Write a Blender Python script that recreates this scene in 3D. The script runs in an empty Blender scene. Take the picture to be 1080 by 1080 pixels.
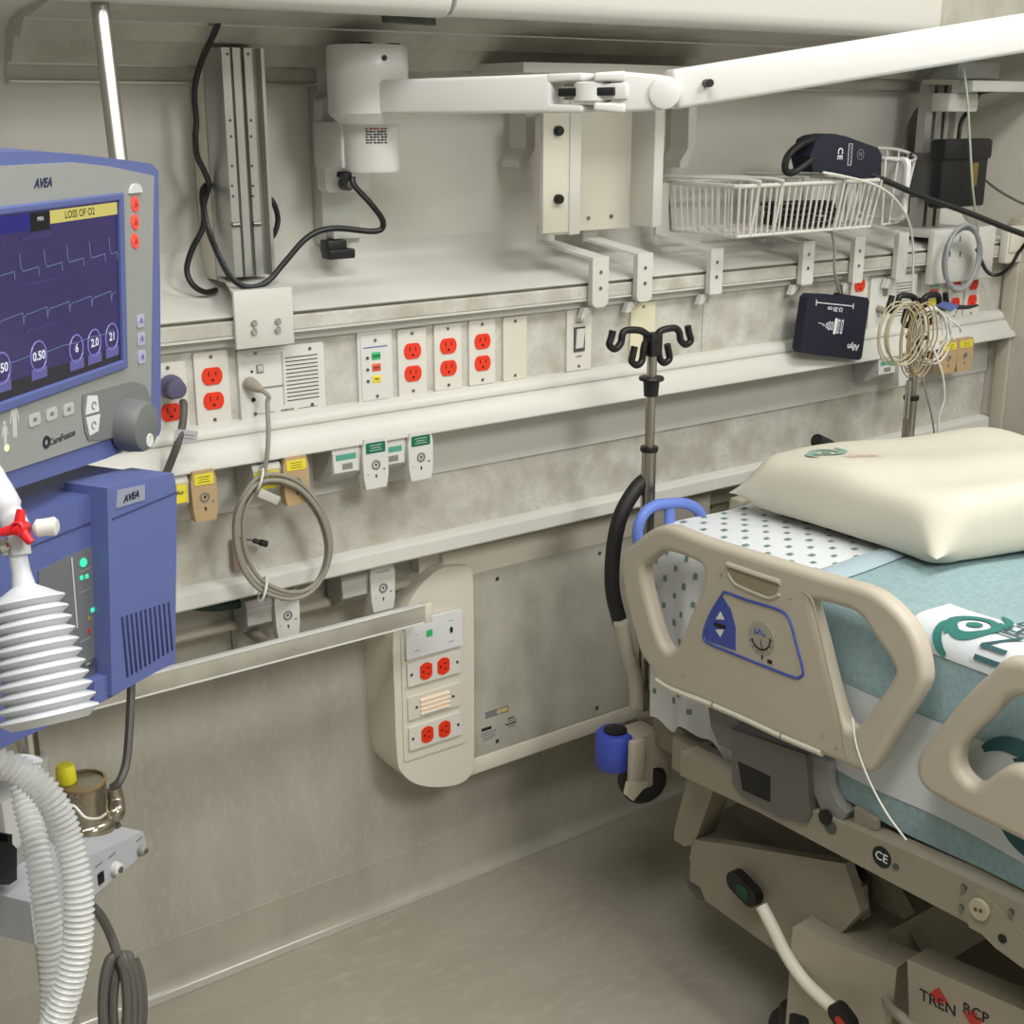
import bpy, bmesh, math, random
from mathutils import Vector, Matrix
random.seed(7)
COL = bpy.context.scene.collection
PI = math.pi
vs_ = bpy.context.scene.view_settings
vs_.view_transform = 'Standard'; vs_.look = 'None'; vs_.gamma = 1; vs_.use_curve_mapping = False; vs_.exposure = 0.0
# ------------------------------------------------------------------ camera
F = 1385.0
TH = math.atan((540 - 114.0) / F)
YAW = math.atan((2522 - 540) / math.hypot(F, 540 - 114.0))
FWD = Vector((math.cos(YAW) * math.cos(TH), math.sin(YAW) * math.cos(TH), -math.sin(TH)))
RIGHT = Vector((math.sin(YAW), -math.cos(YAW), 0))
UP = RIGHT.cross(FWD)
CAM = Vector((0, -2.0262, 1.55))
cd = bpy.data.cameras.new('camera'); cam = bpy.data.objects.new('camera', cd); COL.objects.link(cam)
cd.sensor_width = 36; cd.lens = 36 * F / 1080; cd.clip_start = .05
R3 = Matrix((RIGHT, UP, -FWD)).transposed()
cam.matrix_world = Matrix.Translation(CAM) @ R3.to_4x4()
bpy.context.scene.camera = cam

def ray(px, py): return FWD + RIGHT * ((px - 540) / F) - UP * ((py - 540) / F)
def on(px, py, ax, v):
    r = ray(px, py); return CAM + r * ((v - CAM[ax]) / r[ax])
def Wy(px, py, y): return on(px, py, 1, y)
def Wx(px, py, x): return on(px, py, 0, x)
def Wz(px, py, z): return on(px, py, 2, z)
def Dp(px, py, d): return CAM + ray(px, py) * d
def onpl(px, py, p, n):
    r = ray(px, py); return CAM + r * ((p - CAM).dot(n) / r.dot(n))

# ------------------------------------------------------------------ materials
def lin(c): return tuple(((v / 12.92) if v <= .04045 else ((v + .055) / 1.055) ** 2.4) for v in c)
def hx(h): return lin(tuple(int(h[i:i + 2], 16) / 255 for i in (0, 2, 4))) + (1,)
MATS = {}
def mat(name, col, rough=.5, metal=0, col2=None, scale=(8, 8, 8), detail=4, lo=.35, hi=.65, bump=0, bscale=200, spec=.5,
        emit=0, ecol=None, trans=0, alpha=1, ior=1.45, coat=0, col3=None, scale3=(40, 40, 40)):
    m = bpy.data.materials.new(name); m.use_nodes = True
    nt = m.node_tree; b = nt.nodes['Principled BSDF']
    c = hx(col)
    b.inputs['Base Color'].default_value = c
    b.inputs['Roughness'].default_value = rough; b.inputs['Metallic'].default_value = metal
    b.inputs['Specular IOR Level'].default_value = spec; b.inputs['IOR'].default_value = ior
    b.inputs['Transmission Weight'].default_value = trans; b.inputs['Alpha'].default_value = alpha
    b.inputs['Coat Weight'].default_value = coat
    if emit:
        b.inputs['Emission Color'].default_value = hx(ecol or col); b.inputs['Emission Strength'].default_value = emit
    tc = nt.nodes.new('ShaderNodeTexCoord')
    def noise(sc, det):
        mp = nt.nodes.new('ShaderNodeMapping'); mp.inputs['Scale'].default_value = sc
        nt.links.new(tc.outputs['Object'], mp.inputs['Vector'])
        n = nt.nodes.new('ShaderNodeTexNoise'); n.inputs['Scale'].default_value = 1; n.inputs['Detail'].default_value = det
        nt.links.new(mp.outputs['Vector'], n.inputs['Vector']); return n
    def mixc(fac, a, bb):
        mx = nt.nodes.new('ShaderNodeMix'); mx.data_type = 'RGBA'
        nt.links.new(fac, mx.inputs['Factor'])
        for s, v in ((6, a), (7, bb)):
            if hasattr(v, 'default_value'): nt.links.new(v, mx.inputs[s])
            else: mx.inputs[s].default_value = v
        return mx.outputs[2]
    if col2:
        n = noise(scale, detail)
        r = nt.nodes.new('ShaderNodeMapRange'); r.inputs[1].default_value = lo; r.inputs[2].default_value = hi
        nt.links.new(n.outputs['Fac'], r.inputs[0])
        out = mixc(r.outputs[0], c, hx(col2))
        if col3:
            n3 = noise(scale3, 3)
            r3 = nt.nodes.new('ShaderNodeMapRange'); r3.inputs[1].default_value = .52; r3.inputs[2].default_value = .78
            nt.links.new(n3.outputs['Fac'], r3.inputs[0])
            out = mixc(r3.outputs[0], out, hx(col3))
        nt.links.new(out, b.inputs['Base Color'])
    if bump:
        n = noise((bscale,) * 3, 2); bp = nt.nodes.new('ShaderNodeBump'); bp.inputs['Strength'].default_value = bump
        bp.inputs['Distance'].default_value = .002
        nt.links.new(n.outputs['Fac'], bp.inputs['Height']); nt.links.new(bp.outputs['Normal'], b.inputs['Normal'])
    MATS[name] = m; return m

wallm = mat('wall_laminate', 'd3d1ca', .4, col2='cbc9c1', scale=(3, 3, 5), bump=.05)
mott = mat('mottled_laminate', 'c9c7bf', .38, col2='a9a599', scale=(20, 20, 18), detail=10, lo=.34, hi=.7, col3='b0aca0', scale3=(110, 110, 110))
mottd = mat('mottled_laminate_dark', 'b3b0a5', .42, col2='9d9a8e', scale=(13, 13, 10), detail=7, lo=.36, hi=.68, col3='aba89d', scale3=(70, 70, 70))
wvin = mat('wall_vinyl', 'afab9f', .42, col2='a19d91', scale=(12, 12, 4.5), detail=8, lo=.3, hi=.7, col3='b2aea2', scale3=(90, 90, 40))
fvin = mat('floor_vinyl', 'a5a092', .30, col2='9a9587', scale=(2.5, 7, 9), detail=8, lo=.3, hi=.7, col3='aaa598', scale3=(20, 50, 10))
covem = mat('coved_vinyl', 'aaa699', .17, col2='9e9a8d', scale=(12, 12, 5), detail=6, lo=.3, hi=.7, spec=.6)
cream = mat('cream_enamel', 'cbcac3', .36)
ivory = mat('ivory_plastic', 'd2cdbf', .42)
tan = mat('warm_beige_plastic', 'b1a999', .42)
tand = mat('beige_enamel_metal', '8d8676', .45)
baseb = mat('base_beige_plastic', '9c9483', .45)
white = mat('white_enamel', 'd4d3d0', .32)
whitep = mat('white_plastic', 'd2d1cc', .38)
plate = mat('outlet_plate', 'd4d1c8', .36)
grayp = mat('light_gray_plastic', 'b9b9b4', .4)
midgray = mat('mid_gray_plastic', '80807c', .45)
dgray = mat('dark_gray_plastic', '4c4c4a', .5)
black = mat('black_plastic', '131314', .42)
blackr = mat('black_rubber', '1b1a1a', .55)
red = mat('red_outlet', 'e0371c', .35)
dred = mat('outlet_slot_dark', '4d0f08', .5)
alu = mat('anodised_aluminium', 'b4b4b0', .34, metal=.85)
alud = mat('aluminium_groove', '6a6a68', .5, metal=.7)
chrome = mat('chrome', 'c9c7c1', .16, metal=1)
steel = mat('brushed_steel', 'a59f94', .3, metal=1)
screwm = mat('screw_steel', '8e8c86', .3, metal=1)
blue = mat('periwinkle_plastic', '5a6599', .42)
blue2 = mat('periwinkle_plastic_deep', '545f93', .45)
bluei = mat('blue_ink', '3d4f9c', .45)
bluer = mat('blue_roller', '3f4fb4', .5)
bluehn = mat('blue_handle', '667fce', .4)
bez = mat('bezel_gray', '8f9290', .48)
bezd = mat('bezel_gray_dark', '757877', .48)
ink = mat('dark_ink', '20222c', .6)
grayink = mat('gray_ink', '77777a', .6)
greenl = mat('green_label', '0e6a4a', .45)
greenb = mat('bright_green_label', '39b26b', .45)
yellowl = mat('yellow_label', 'e3d33a', .45)
orangel = mat('orange_red_label', 'dc5a3c', .45)
tanp = mat('tan_gas_outlet', 'b39a74', .45)
cableg = mat('gray_cable', '8e8a7e', .5)
cabled = mat('dark_gray_cable', '55524f', .5)
cablew = mat('white_cable', 'd8d6cf', .45)
cablet = mat('beige_cable', 'b3a88c', .5)
navy = mat('navy_nylon', '15192a', .7, bump=.25, bscale=900)
whiteink = mat('white_ink', 'dcdde2', .6)
wirem = mat('white_coated_wire', 'd0ccc6', .35)
clear = mat('clear_corrugated_plastic', 'dcdedd', .22, alpha=.60)
bellm = mat('white_bellows', 'c6c9ce', .4)
smoke = mat('smoky_clear_plastic', '8f8674', .14, metal=.75)
puply = mat('plum_gray_plastic', '54506a', .45)
redp = mat('red_plastic', 'd11f28', .35)
pillowm = mat('cream_pillowcase', 'c8c4b5', .75, bump=.15, bscale=500)
blanket = mat('teal_gray_blanket', '8ba3a6', .9, col2='80989c', scale=(120, 120, 120), bump=.35, bscale=600)
patchm = mat('pale_printed_cloth', 'c3c8ca', .9, bump=.3, bscale=600)
hemm = mat('pale_blue_hem', '9dafb8', .85, bump=.3, bscale=600)
dteal = mat('deep_teal_print', '2f6d66', .9)
dteal2 = mat('slate_teal_print', '2f5358', .9)
pinkp = mat('faded_pink_print', 'c79a8e', .85)
tealf = mat('faded_green_print', '86a294', .85)
mattm = mat('mattress_ticking', 'c9ccc9', .8)
darkhole = mat('dark_interior', '1b1a18', .8)
glowm = mat('night_light_diffuser', 'e6cfae', .4, emit=.55, ecol='ffc08a')
redink = mat('red_ink', 'b5342c', .5)

# ------------------------------------------------------------------ mesh builder
class MB:
    def __init__(s, M=None):
        s.bm = bmesh.new(); s.M = M or Matrix.Identity(4); s.mats = []
    def _fin(s, verts, m, M=None):
        T = s.M @ M if M is not None else s.M
        vs = [v for v in verts if v.is_valid]
        for v in vs: v.co = T @ v.co
        if m not in s.mats: s.mats.append(m)
        i = s.mats.index(m)
        fs = set()
        for v in vs: fs.update(v.link_faces)
        for f in fs: f.material_index = i; f.smooth = True
        return s
    def _bev(s, verts, w, seg, ang=30):
        es = {e for v in verts for e in v.link_edges}
        es = [e for e in es if len(e.link_faces) == 2 and e.calc_face_angle(0) > math.radians(ang)]
        keep = set(verts)
        r = bmesh.ops.bevel(s.bm, geom=es, offset=w, segments=seg, profile=.5, affect='EDGES', clamp_overlap=True)
        out = [v for v in keep if v.is_valid] + [v for v in r['verts'] if v.is_valid]
        return list(dict.fromkeys(out))
    def box(s, c, sz, m, bev=0, seg=2, M=None):
        r = bmesh.ops.create_cube(s.bm, size=1); vs = r['verts']
        for v in vs: v.co = Vector((v.co.x * sz[0], v.co.y * sz[1], v.co.z * sz[2])) + Vector(c)
        if bev: vs = s._bev(vs, bev, seg)
        return s._fin(vs, m, M)
    def box2(s, a, b, m, bev=0, seg=2, M=None):
        a = Vector(a); b = Vector(b)
        return s.box((a + b) / 2, (abs(b.x - a.x), abs(b.y - a.y), abs(b.z - a.z)), m, bev, seg, M)
    def prism(s, pts, vec, m, bev=0, seg=2, M=None, cap=True):
        vec = Vector(vec); n = len(pts)
        a = [s.bm.verts.new(Vector(p)) for p in pts]; b = [s.bm.verts.new(Vector(p) + vec) for p in pts]
        nrm = Vector((0, 0, 0))
        for i in range(n):
            p, q = Vector(pts[i]), Vector(pts[(i + 1) % n]); nrm += p.cross(q)
        fl = nrm.dot(vec) > 0
        fs = []
        if cap:
            fs.append(s.bm.faces.new(a[::-1] if fl else a)); fs.append(s.bm.faces.new(b if fl else b[::-1]))
        for i in range(n):
            j = (i + 1) % n
            q = [a[i], a[j], b[j], b[i]]
            fs.append(s.bm.faces.new(q if fl else q[::-1]))
        vs = a + b
        if bev: vs = s._bev(vs, bev, seg)
        return s._fin(vs, m, M)
    def poly(s, pts, m, M=None):
        vs = [s.bm.verts.new(Vector(p)) for p in pts]; s.bm.faces.new(vs); return s._fin(vs, m, M)
    def tube(s, pts, r, m, seg=8, closed=False, M=None, caps=True, flat=1.0):
        pts = [Vector(p) for p in pts]; n = len(pts)
        rr = r if isinstance(r, (list, tuple)) else [r] * n
        T = []
        for i in range(n):
            if closed: t = pts[(i + 1) % n] - pts[i - 1]
            else: t = pts[min(i + 1, n - 1)] - pts[max(i - 1, 0)]
            T.append(t.normalized() if t.length > 1e-9 else Vector((0, 0, 1)))
        ref = Vector((0, 0, 1)) if abs(T[0].z) < .9 else Vector((1, 0, 0))
        N = (ref - T[0] * ref.dot(T[0])).normalized(); rings = []; allv = []
        for i in range(n):
            if i:
                N = N - T[i] * N.dot(T[i])
                N = N.normalized() if N.length > 1e-6 else T[i].orthogonal().normalized()
            B = T[i].cross(N)
            ring = [s.bm.verts.new(pts[i] + (N * math.cos(2 * PI * k / seg) + B * math.sin(2 * PI * k / seg) * flat) * rr[i]) for k in range(seg)]
            rings.append(ring); allv += ring
        for i in range(n if closed else n - 1):
            A, Bb = rings[i], rings[(i + 1) % n]
            for k in range(seg):
                s.bm.faces.new([A[k], A[(k + 1) % seg], Bb[(k + 1) % seg], Bb[k]])
        if not closed and caps:
            s.bm.faces.new(rings[0][::-1]); s.bm.faces.new(rings[-1])
        return s._fin(allv, m, M)
    def cyl(s, a, b, r, m, seg=20, bev=0, r2=None, M=None):
        a = Vector(a); b = Vector(b); r2 = r if r2 is None else r2
        if bev:
            d = (b - a).normalized()
            return s.tube([a, a, a + d * bev, b - d * bev, b, b], [0.0001, r - bev, r, r2, r2 - bev, .0001], m, seg, M=M, caps=False) if False else \
                s.lathe([(0, 0), (r - bev, 0), (r, bev), (r2, (b - a).length - bev), (r2 - bev, (b - a).length), (0, (b - a).length)], m, a, b - a, seg, M)
        return s.lathe([(0, 0), (r, 0), (r2, (b - a).length), (0, (b - a).length)], m, a, b - a, seg, M)
    def lathe(s, prof, m, o=(0, 0, 0), ax=(0, 0, 1), seg=24, M=None, sx=1, sy=1):
        ax = Vector(ax).normalized(); o = Vector(o)
        N = ax.orthogonal().normalized(); B = ax.cross(N); allv = []; rings = []
        for r, h in prof:
            if r < 1e-6:
                v = s.bm.verts.new(o + ax * h); rings.append([v]); allv.append(v)
            else:
                ring = [s.bm.verts.new(o + ax * h + (N * math.cos(2 * PI * k / seg) * sx + B * math.sin(2 * PI * k / seg) * sy) * r) for k in range(seg)]
                rings.append(ring); allv += ring
        for A, C in zip(rings[:-1], rings[1:]):
            if len(A) == 1 and len(C) == 1: continue
            for k in range(seg):
                k2 = (k + 1) % seg
                if len(A) == 1: s.bm.faces.new([A[0], C[k2], C[k]])
                elif len(C) == 1: s.bm.faces.new([A[k], A[k2], C[0]])
                else: s.bm.faces.new([A[k], A[k2], C[k2], C[k]])
        return s._fin(allv, m, M)
    def grid(s, fn, nu, nv, m, M=None, thick=0):
        V = [[s.bm.verts.new(Vector(fn(i / nu, j / nv))) for j in range(nv + 1)] for i in range(nu + 1)]
        for i in range(nu):
            for j in range(nv): s.bm.faces.new([V[i][j], V[i + 1][j], V[i + 1][j + 1], V[i][j + 1]])
        vs = [v for r in V for v in r]
        if thick:
            fs = list({f for v in vs for f in v.link_faces})
            bmesh.ops.recalc_face_normals(s.bm, faces=fs)
            r = bmesh.ops.solidify(s.bm, geom=fs, thickness=thick)
            vs = list(dict.fromkeys(vs + [g for g in r['geom'] if isinstance(g, bmesh.types.BMVert)]))
        return s._fin(vs, m, M)
    def addmesh(s, me, m, M=None, fn=None):
        old = set(s.bm.verts); s.bm.from_mesh(me)
        vs = [v for v in s.bm.verts if v not in old]
        if fn:
            for v in vs: v.co = fn(v.co)
        return s._fin(vs, m, M)
    def text(s, t, size, m, M, align='CENTER', ext=.0004, bold=0, shear=0, fn=None):
        c = bpy.data.curves.new('t', 'FONT'); c.body = t; c.size = size; c.align_x = align; c.align_y = 'CENTER'
        c.extrude = ext; c.offset = bold; c.resolution_u = 3; c.shear = shear
        me = curve_mesh(c)
        return s.addmesh(me, m, M, fn)

def curve_mesh(c):
    o = bpy.data.objects.new('tmp', c); COL.objects.link(o)
    dg = bpy.context.evaluated_depsgraph_get(); dg.update()
    me = bpy.data.meshes.new_from_object(o.evaluated_get(dg))
    bpy.data.objects.remove(o); bpy.data.curves.remove(c); return me

def holed(loops, ext, bev, res=3):
    """solid plate in the local XY plane with holes; loops of (x,y)"""
    c = bpy.data.curves.new('h', 'CURVE'); c.dimensions = '2D'; c.fill_mode = 'BOTH'
    c.extrude = ext; c.bevel_depth = bev; c.bevel_resolution = res; c.offset = -bev * .92
    for lp in loops:
        sp = c.splines.new('POLY'); sp.points.add(len(lp) - 1); sp.use_cyclic_u = True
        for p, q in zip(sp.points, lp): p.co = (q[0], q[1], 0, 1)
    return curve_mesh(c)

OFF = {}
def finish(name, mb, parent=None, label=None):
    bm = mb.bm
    bmesh.ops.recalc_face_normals(bm, faces=bm.faces[:])
    off = Vector((0, 0, 0))
    if parent is not None: off = OFF.get(parent.name, off)
    if off.length > 0: bmesh.ops.translate(bm, verts=bm.verts[:], vec=-off)
    me = bpy.data.meshes.new(name); bm.to_mesh(me); bm.free()
    for m in mb.mats: me.materials.append(m)
    me.set_sharp_from_angle(angle=math.radians(38))
    o = bpy.data.objects.new(name, me); COL.objects.link(o)
    if parent is not None:
        o.parent = parent; OFF[o.name] = off
    if label: o['label'] = label
    return o
def tag(o, label, cat, group=None):
    o['label'] = label; o['category'] = cat
    if group: o['group'] = group
    return o
def thing(name, label, cat, loc=(0, 0, 0), group=None, local=False):
    o = bpy.data.objects.new(name, None); COL.objects.link(o); o.location = loc; o.empty_display_size = .05
    tag(o, label, cat, group)
    if not local: OFF[o.name] = Vector(loc)      # parts come in world coordinates
    return o
def solo(name, mb, label, cat, group=None, loc=None):
    """a thing that is one mesh, origin at loc (parts given in world coordinates)"""
    if loc is None:
        vs = [v.co for v in mb.bm.verts]
        loc = Vector((sum(v.x for v in vs) / len(vs), sum(v.y for v in vs) / len(vs), min(v.z for v in vs)))
    bmesh.ops.translate(mb.bm, verts=mb.bm.verts[:], vec=-Vector(loc))
    o = finish(name, mb); o.location = loc
    return tag(o, label, cat, group)
def struct(name, mb):
    o = finish(name, mb); o['kind'] = 'structure'; return o
def dup(root, loc, label, group=None, rot=None):
    r = root.copy(); COL.objects.link(r); r.location = loc; r['label'] = label
    if rot is not None: r.rotation_euler = rot
    if group: r['group'] = group
    for ch in list(root.children):
        c = ch.copy(); COL.objects.link(c); c.parent = r
        for g in ch.children:
            d = g.copy(); COL.objects.link(d); d.parent = c
    return r
def spline(P, n=8, closed=False):
    P = [Vector(p) for p in P]; out = []; N = len(P)
    for i in range(N if closed else N - 1):
        if closed: p0, p1, p2, p3 = P[i - 1], P[i], P[(i + 1) % N], P[(i + 2) % N]
        else: p0, p1, p2, p3 = P[max(i - 1, 0)], P[i], P[i + 1], P[min(i + 2, N - 1)]
        for k in range(n):
            t = k / n
            out.append(.5 * ((2 * p1) + (p2 - p0) * t + (2 * p0 - 5 * p1 + 4 * p2 - p3) * t * t + (3 * p1 - p0 - 3 * p2 + p3) * t ** 3))
    if not closed: out.append(P[-1])
    return out
def rrect(w, h, r, n=5, cx=0, cy=0):
    out = []
    for (sx, sy, a0) in ((1, 1, 0), (-1, 1, 90), (-1, -1, 180), (1, -1, 270)):
        for k in range(n + 1):
            a = math.radians(a0 + 90 * k / n)
            out.append((cx + sx * (w / 2 - r) + r * math.cos(a), cy + sy * (h / 2 - r) + r * math.sin(a)))
    return out
def wl(pts, y=0): return [(p[0], y, p[1]) for p in pts]          # wall-local outline: x, z at depth y
def frame(o, u, v):
    """matrix taking local x->u, y->v, z->u x v at origin o"""
    u = Vector(u).normalized(); v = Vector(v); v = (v - u * v.dot(u)).normalized(); w = u.cross(v)
    M = Matrix((u, v, w)).transposed().to_4x4(); M.translation = Vector(o); return M
WALLF = lambda o: frame(o, (1, 0, 0), (0, 0, 1))                  # text facing -y
XR = 2.852
def screws(t, pts, r=.0028, m=None):
    for x, y, z in pts:
        mb = MB().cyl((x, y + .001, z), (x, y - .0014, z), r, m or screwm, 10)
        mb.box((x, y - .0013, z), (r * 1.5, .0008, r * .35), dgray)
        finish('screw', mb, t)
def cable(name, pts, r, m, label, cat='cable', n=8, seg=8, closed=False, group=None):
    return solo(name, MB().tube(spline(pts, n, closed), r, m, seg, closed), label, cat, group)
# ------------------------------------------------------------------ room
struct('floor', MB().box2((-1.6, -4.6, -.05), (XR + .1, .05, 0), fvin))
mb = MB().box2((-1.6, 0, -.05), (XR + .1, .1, 2.75), wallm)
struct('wall_back', mb)
mb = MB().box2((-1.6, -.004, .035), (XR, 0.002, .70), wvin)
cv = [(0, .0008), (-.028, .0008), (-.021, .003), (-.014, .0075), (-.009, .0135), (-.0065, .021), (-.0055, .03), (-.0055, .108), (0, .11)]
struct('wall_lower_back', mb)
mb = MB().prism([(-1.6, y, z) for y, z in cv], (XR + 1.6, 0, 0), covem)
struct('baseboard_back', mb)
mb = MB().box2((XR, -4.6, -.05), (XR + .1, .05, 2.75), mat('right_wall_paint', 'c2beb2', .5, col2='b8b4a8', scale=(4, 4, 4)))
struct('wall_right', mb)
struct('wall_left', MB().box2((-1.7, -4.6, -.05), (-1.6, .05, 2.75), wallm))
struct('wall_front', MB().box2((-1.6, -4.7, -.05), (XR + .1, -4.6, 2.75), wallm))
struct('ceiling', MB().box2((-1.6, -4.6, 2.7), (XR + .1, .05, 2.78), mat('ceiling_tile', 'd8d6cc', .8)))
struct('trim_1', MB().box2((XR - .012, -.185, .05), (XR, -.150, 1.30), tan, .003))

# ceiling lamps (outside the frame, but the light the room has)
def lamp(x, y, power, sx=.6, sy=1.2, label=''):
    t = thing('ceiling_light', label, 'light', (x, y, 2.7))
    finish('housing', MB().box((x, y, 2.69), (sx + .06, sy + .06, .03), white, .005), t)
    finish('diffuser', MB().box((x, y, 2.672), (sx, sy, .006), mat('lamp_diffuser', 'f4f1e4', .5, emit=2.0, ecol='fffdf8')), t)
    l = bpy.data.lights.new('ceiling_lamp', 'AREA'); l.shape = 'RECTANGLE'; l.size = sx; l.size_y = sy; l.energy = power; l.color = (1, .995, .975)
    o = bpy.data.objects.new('ceiling_lamp', l); COL.objects.link(o); o.location = (x, y, 2.66); o['kind'] = 'structure'
lamp(.30, -1.40, 25, 1.2, .5, label='ceiling light panel nearest the ventilator and the service wall')
lamp(2.1, -1.40, 25, 1.2, .5, label='ceiling light panel above the bed')
lamp(1.25, -3.1, 64, label='ceiling light panel farthest from the service wall')

# ------------------------------------------------------------------ overhead unit
XL = -.8
XO = 2.62
t = OVER = thing('overhead_light_unit', 'long stepped overhead lighting unit across the top of the back wall', 'wall unit', (1, 0, 1.587))
prof = [(0, 1.583), (-.028, 1.583), (-.03, 1.587), (-.03, 1.610), (-.034, 1.612), (-.055, 1.612), (-.062, 1.6), (-.075, 1.64), (-.08, 1.646), (-.1, 1.646), (-.104, 1.642),
        (-.125, 1.662), (-.13, 1.667), (-.15, 1.667), (-.30, 1.69), (-.30, 1.8), (0, 1.8)]
prof[6] = (-.056, 1.614)
ex = Wy(4, 90, -.005).x
finish('casing', MB().prism([(ex, y, z) for y, z in prof], (XO - ex, 0, 0), mottd), t)
mb = MB()
for y, z in ((-.031, 1.5865), (-.033, 1.611), (-.079, 1.645), (-.129, 1.666)):
    mb.box2((ex, y - .003, z - .0015), (XO, y + .003, z + .0015), alu)
finish('edge_bead', mb, t)
val = [(-.29, 1.682), (-.335, 1.674), (-.355, 1.676), (-.365, 1.684), (-.372, 1.70), (-.372, 1.86), (-.29, 1.86)]
xj = Wy(473, 0, -.36).x
finish('valance', MB().prism([(XL, y, z) for y, z in val], (xj - XL, 0, 0), cream), t)
xv = Wy(984, 26, -.36).x
finish('valance', MB().prism([(xj + .006, y - .004, z + .002) for y, z in val], (xv - xj - .006, 0, 0), cream), t)
finish('valance_end', MB().prism([(xv, y - .002, z + .004) for y, z in val], (.012, 0, 0), tan, .002), t)
finish('valance_return', MB().box2((xv, -.29, 1.69), (XR, -.24, 1.9), cream), t)
lt = Wy(440, 23, -.30)
finish('latch', MB().prism([(lt.x - .05, -.305, 1.668), (lt.x + .03, -.305, 1.666), (lt.x + .03, -.30, 1.69), (lt.x - .05, -.30, 1.69)], (0, .02, 0), dgray), t)
# curved end bracket of that unit, top left
br = [(0, 1.585)] + [(Wx(*q, ex).y, Wx(*q, ex).z) for q in ((5, 89), (5, 60), (5.5, 32), (10, 20), (20, 11), (36, 3), (60, -8))]
br += [(br[-1][0], 1.86), (0, 1.86)]
mb = MB().prism([(ex - .35, y, z) for y, z in br], (.35, 0, 0), cream, .003)
finish('end_bracket', mb, t)

# ------------------------------------------------------------------ headwall service panel
XE = XR - .003
t = HW = thing('bedhead_service_panel', 'long cream bedhead service panel with ledge and rails across the back wall', 'wall panel', (1.2, -.1, .69))
def ext(name, prof, m, x0=XL, x1=XE, bev=0):
    return finish(name, MB().prism([(x0, y, z) for y, z in prof], (x1 - x0, 0, 0), m), t)
ext('ledge', [(0, 1.330), (-.004, 1.312), (-.011, 1.297), (-.022, 1.285), (-.040, 1.276), (-.065, 1.268), (-.158, 1.2485), (-.162, 1.246), (-.158, 1.243), (0, 1.243)], cream)
ext('rail', [(-.02, 1.2425), (-.150, 1.2425), (-.150, 1.240), (-.164, 1.240), (-.166, 1.238), (-.166, 1.219), (-.164, 1.2165), (-.150, 1.2165), (-.14, 1.21), (-.02, 1.21)], mott)
ext('rail_bead', [(-.160, 1.2168), (-.1675, 1.2168), (-.1675, 1.2138), (-.160, 1.2138)], cream)
ext('upper_strip', [(-.02, 1.2135), (-.148, 1.2135), (-.148, 1.199), (-.146, 1.1975), (-.02, 1.1975)], cream)
xs = [XL, Wy(741, 330, -.14).x, Wy(868, 330, -.14).x + .6, XE]
xs = [XL, Wy(741, 330, -.14).x, XE]
for a, b in zip(xs[:-1], xs[1:]):
    finish('outlet_panel', MB().box2((a + .0008, -.14, 1.074), (b - .0008, -.02, 1.199), mott), t)
ext('bumper_moulding', [(-.02, 1.082), (-.14, 1.082), (-.150, 1.080), (-.158, 1.075), (-.162, 1.068), (-.162, 1.063), (-.159, 1.0595), (-.168, 1.0585), (-.171, 1.056),
                 (-.193, 1.026), (-.193, 1.022), (-.188, 1.019), (-.02, 1.019)], cream)
ext('gas_rail', [(-.02, 1.018), (-.118, 1.018), (-.1225, .97), (-.124, .928), (-.02, .928)], cream)
finish('lower_panel', MB().box2((XL, -.12, .812), (XE, -.02, .9265), mott), t)
ext('lower_lip', [(-.02, .817), (-.12, .817), (-.146, .8155), (-.150, .812), (-.152, .790), (-.150, .787), (-.02, .787)], cream)
ext('recess_back', [(0, .7865), (-.05, .7865), (-.05, .715), (0, .715)], mottd)
ext('recess_shelf', [(0, .716), (-.068, .716), (-.072, .713), (-.074, .706), (-.070, .701), (0, .699)], tan, x1=1.28)
xq = Wy(244, 680, -.02).x
for a, b in ((XL, xq), (xq + .002, 1.28)):
    finish('recess_skirt', MB().box2((a, -.02, .60), (b, 0, .70), mottd), t)
o = finish('gas_hose', MB().tube(spline([Wy(180, 634, -.075) + Vector((0, 0, 0)), Wy(225, 640, -.085), Wy(262, 632, -.085), Wy(272, 612, -.08)], 6), .009, mat('dark_green_hose', '1f3a30', .5), 10), t)
o['label'] = 'dark green gas hose lying in the recess'

# ------------------------------------------------------------------ outlets
def duplex(loc, label, w=.052, h=.112, group=None, horiz=False, pm=None):
    t = thing('power_outlet', label, 'outlet', loc, group, local=True)
    R = Matrix.Rotation(PI / 2, 4, 'Y') if horiz else Matrix.Identity(4)
    finish('cover_plate', MB(R).prism(wl(rrect(w, h, .003), 0), (0, -.005, 0), pm or plate, .0018), t)
    for s in (1, -1):
        z = s * .0193
        mb = MB(R)
        pts = [(x, max(-.0132, min(.0132, zz))) for x, zz in [(.0168 * math.cos(a), .0168 * math.sin(a)) for a in [2 * PI * k / 32 for k in range(32)]]]
        mb.prism([(x, -.004, z + zz) for x, zz in pts], (0, -.0028, 0), red, .0008, 1)
        mb.box((-.0058, -.0069, z + .0035), (.0018, .0006, .0075), dred)
        mb.box((.0058, -.0069, z + .0035), (.0018, .0006, .006), dred)
        mb.cyl((0, -.0065, z - .0065), (0, -.0072, z - .0065), .0024, dred, 10)
        finish('receptacle', mb, t)
    screws(t, [(0, -.005, h * .432), (0, -.005, -h * .432)] if not horiz else [(h * .432, -.005, 0), (-h * .432, -.005, 0)])
    return t
YP = -.14
def ctr(px, py, y=YP): return Wy(px, py, y)
D0 = duplex(ctr(223, 409), 'red duplex outlet in cream plate, left of the intercom speaker', w=.056, h=.114)
dup(D0, ctr(178, 421), 'red duplex outlet beside the blue monitor, with a plum plug in its upper socket')
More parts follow.
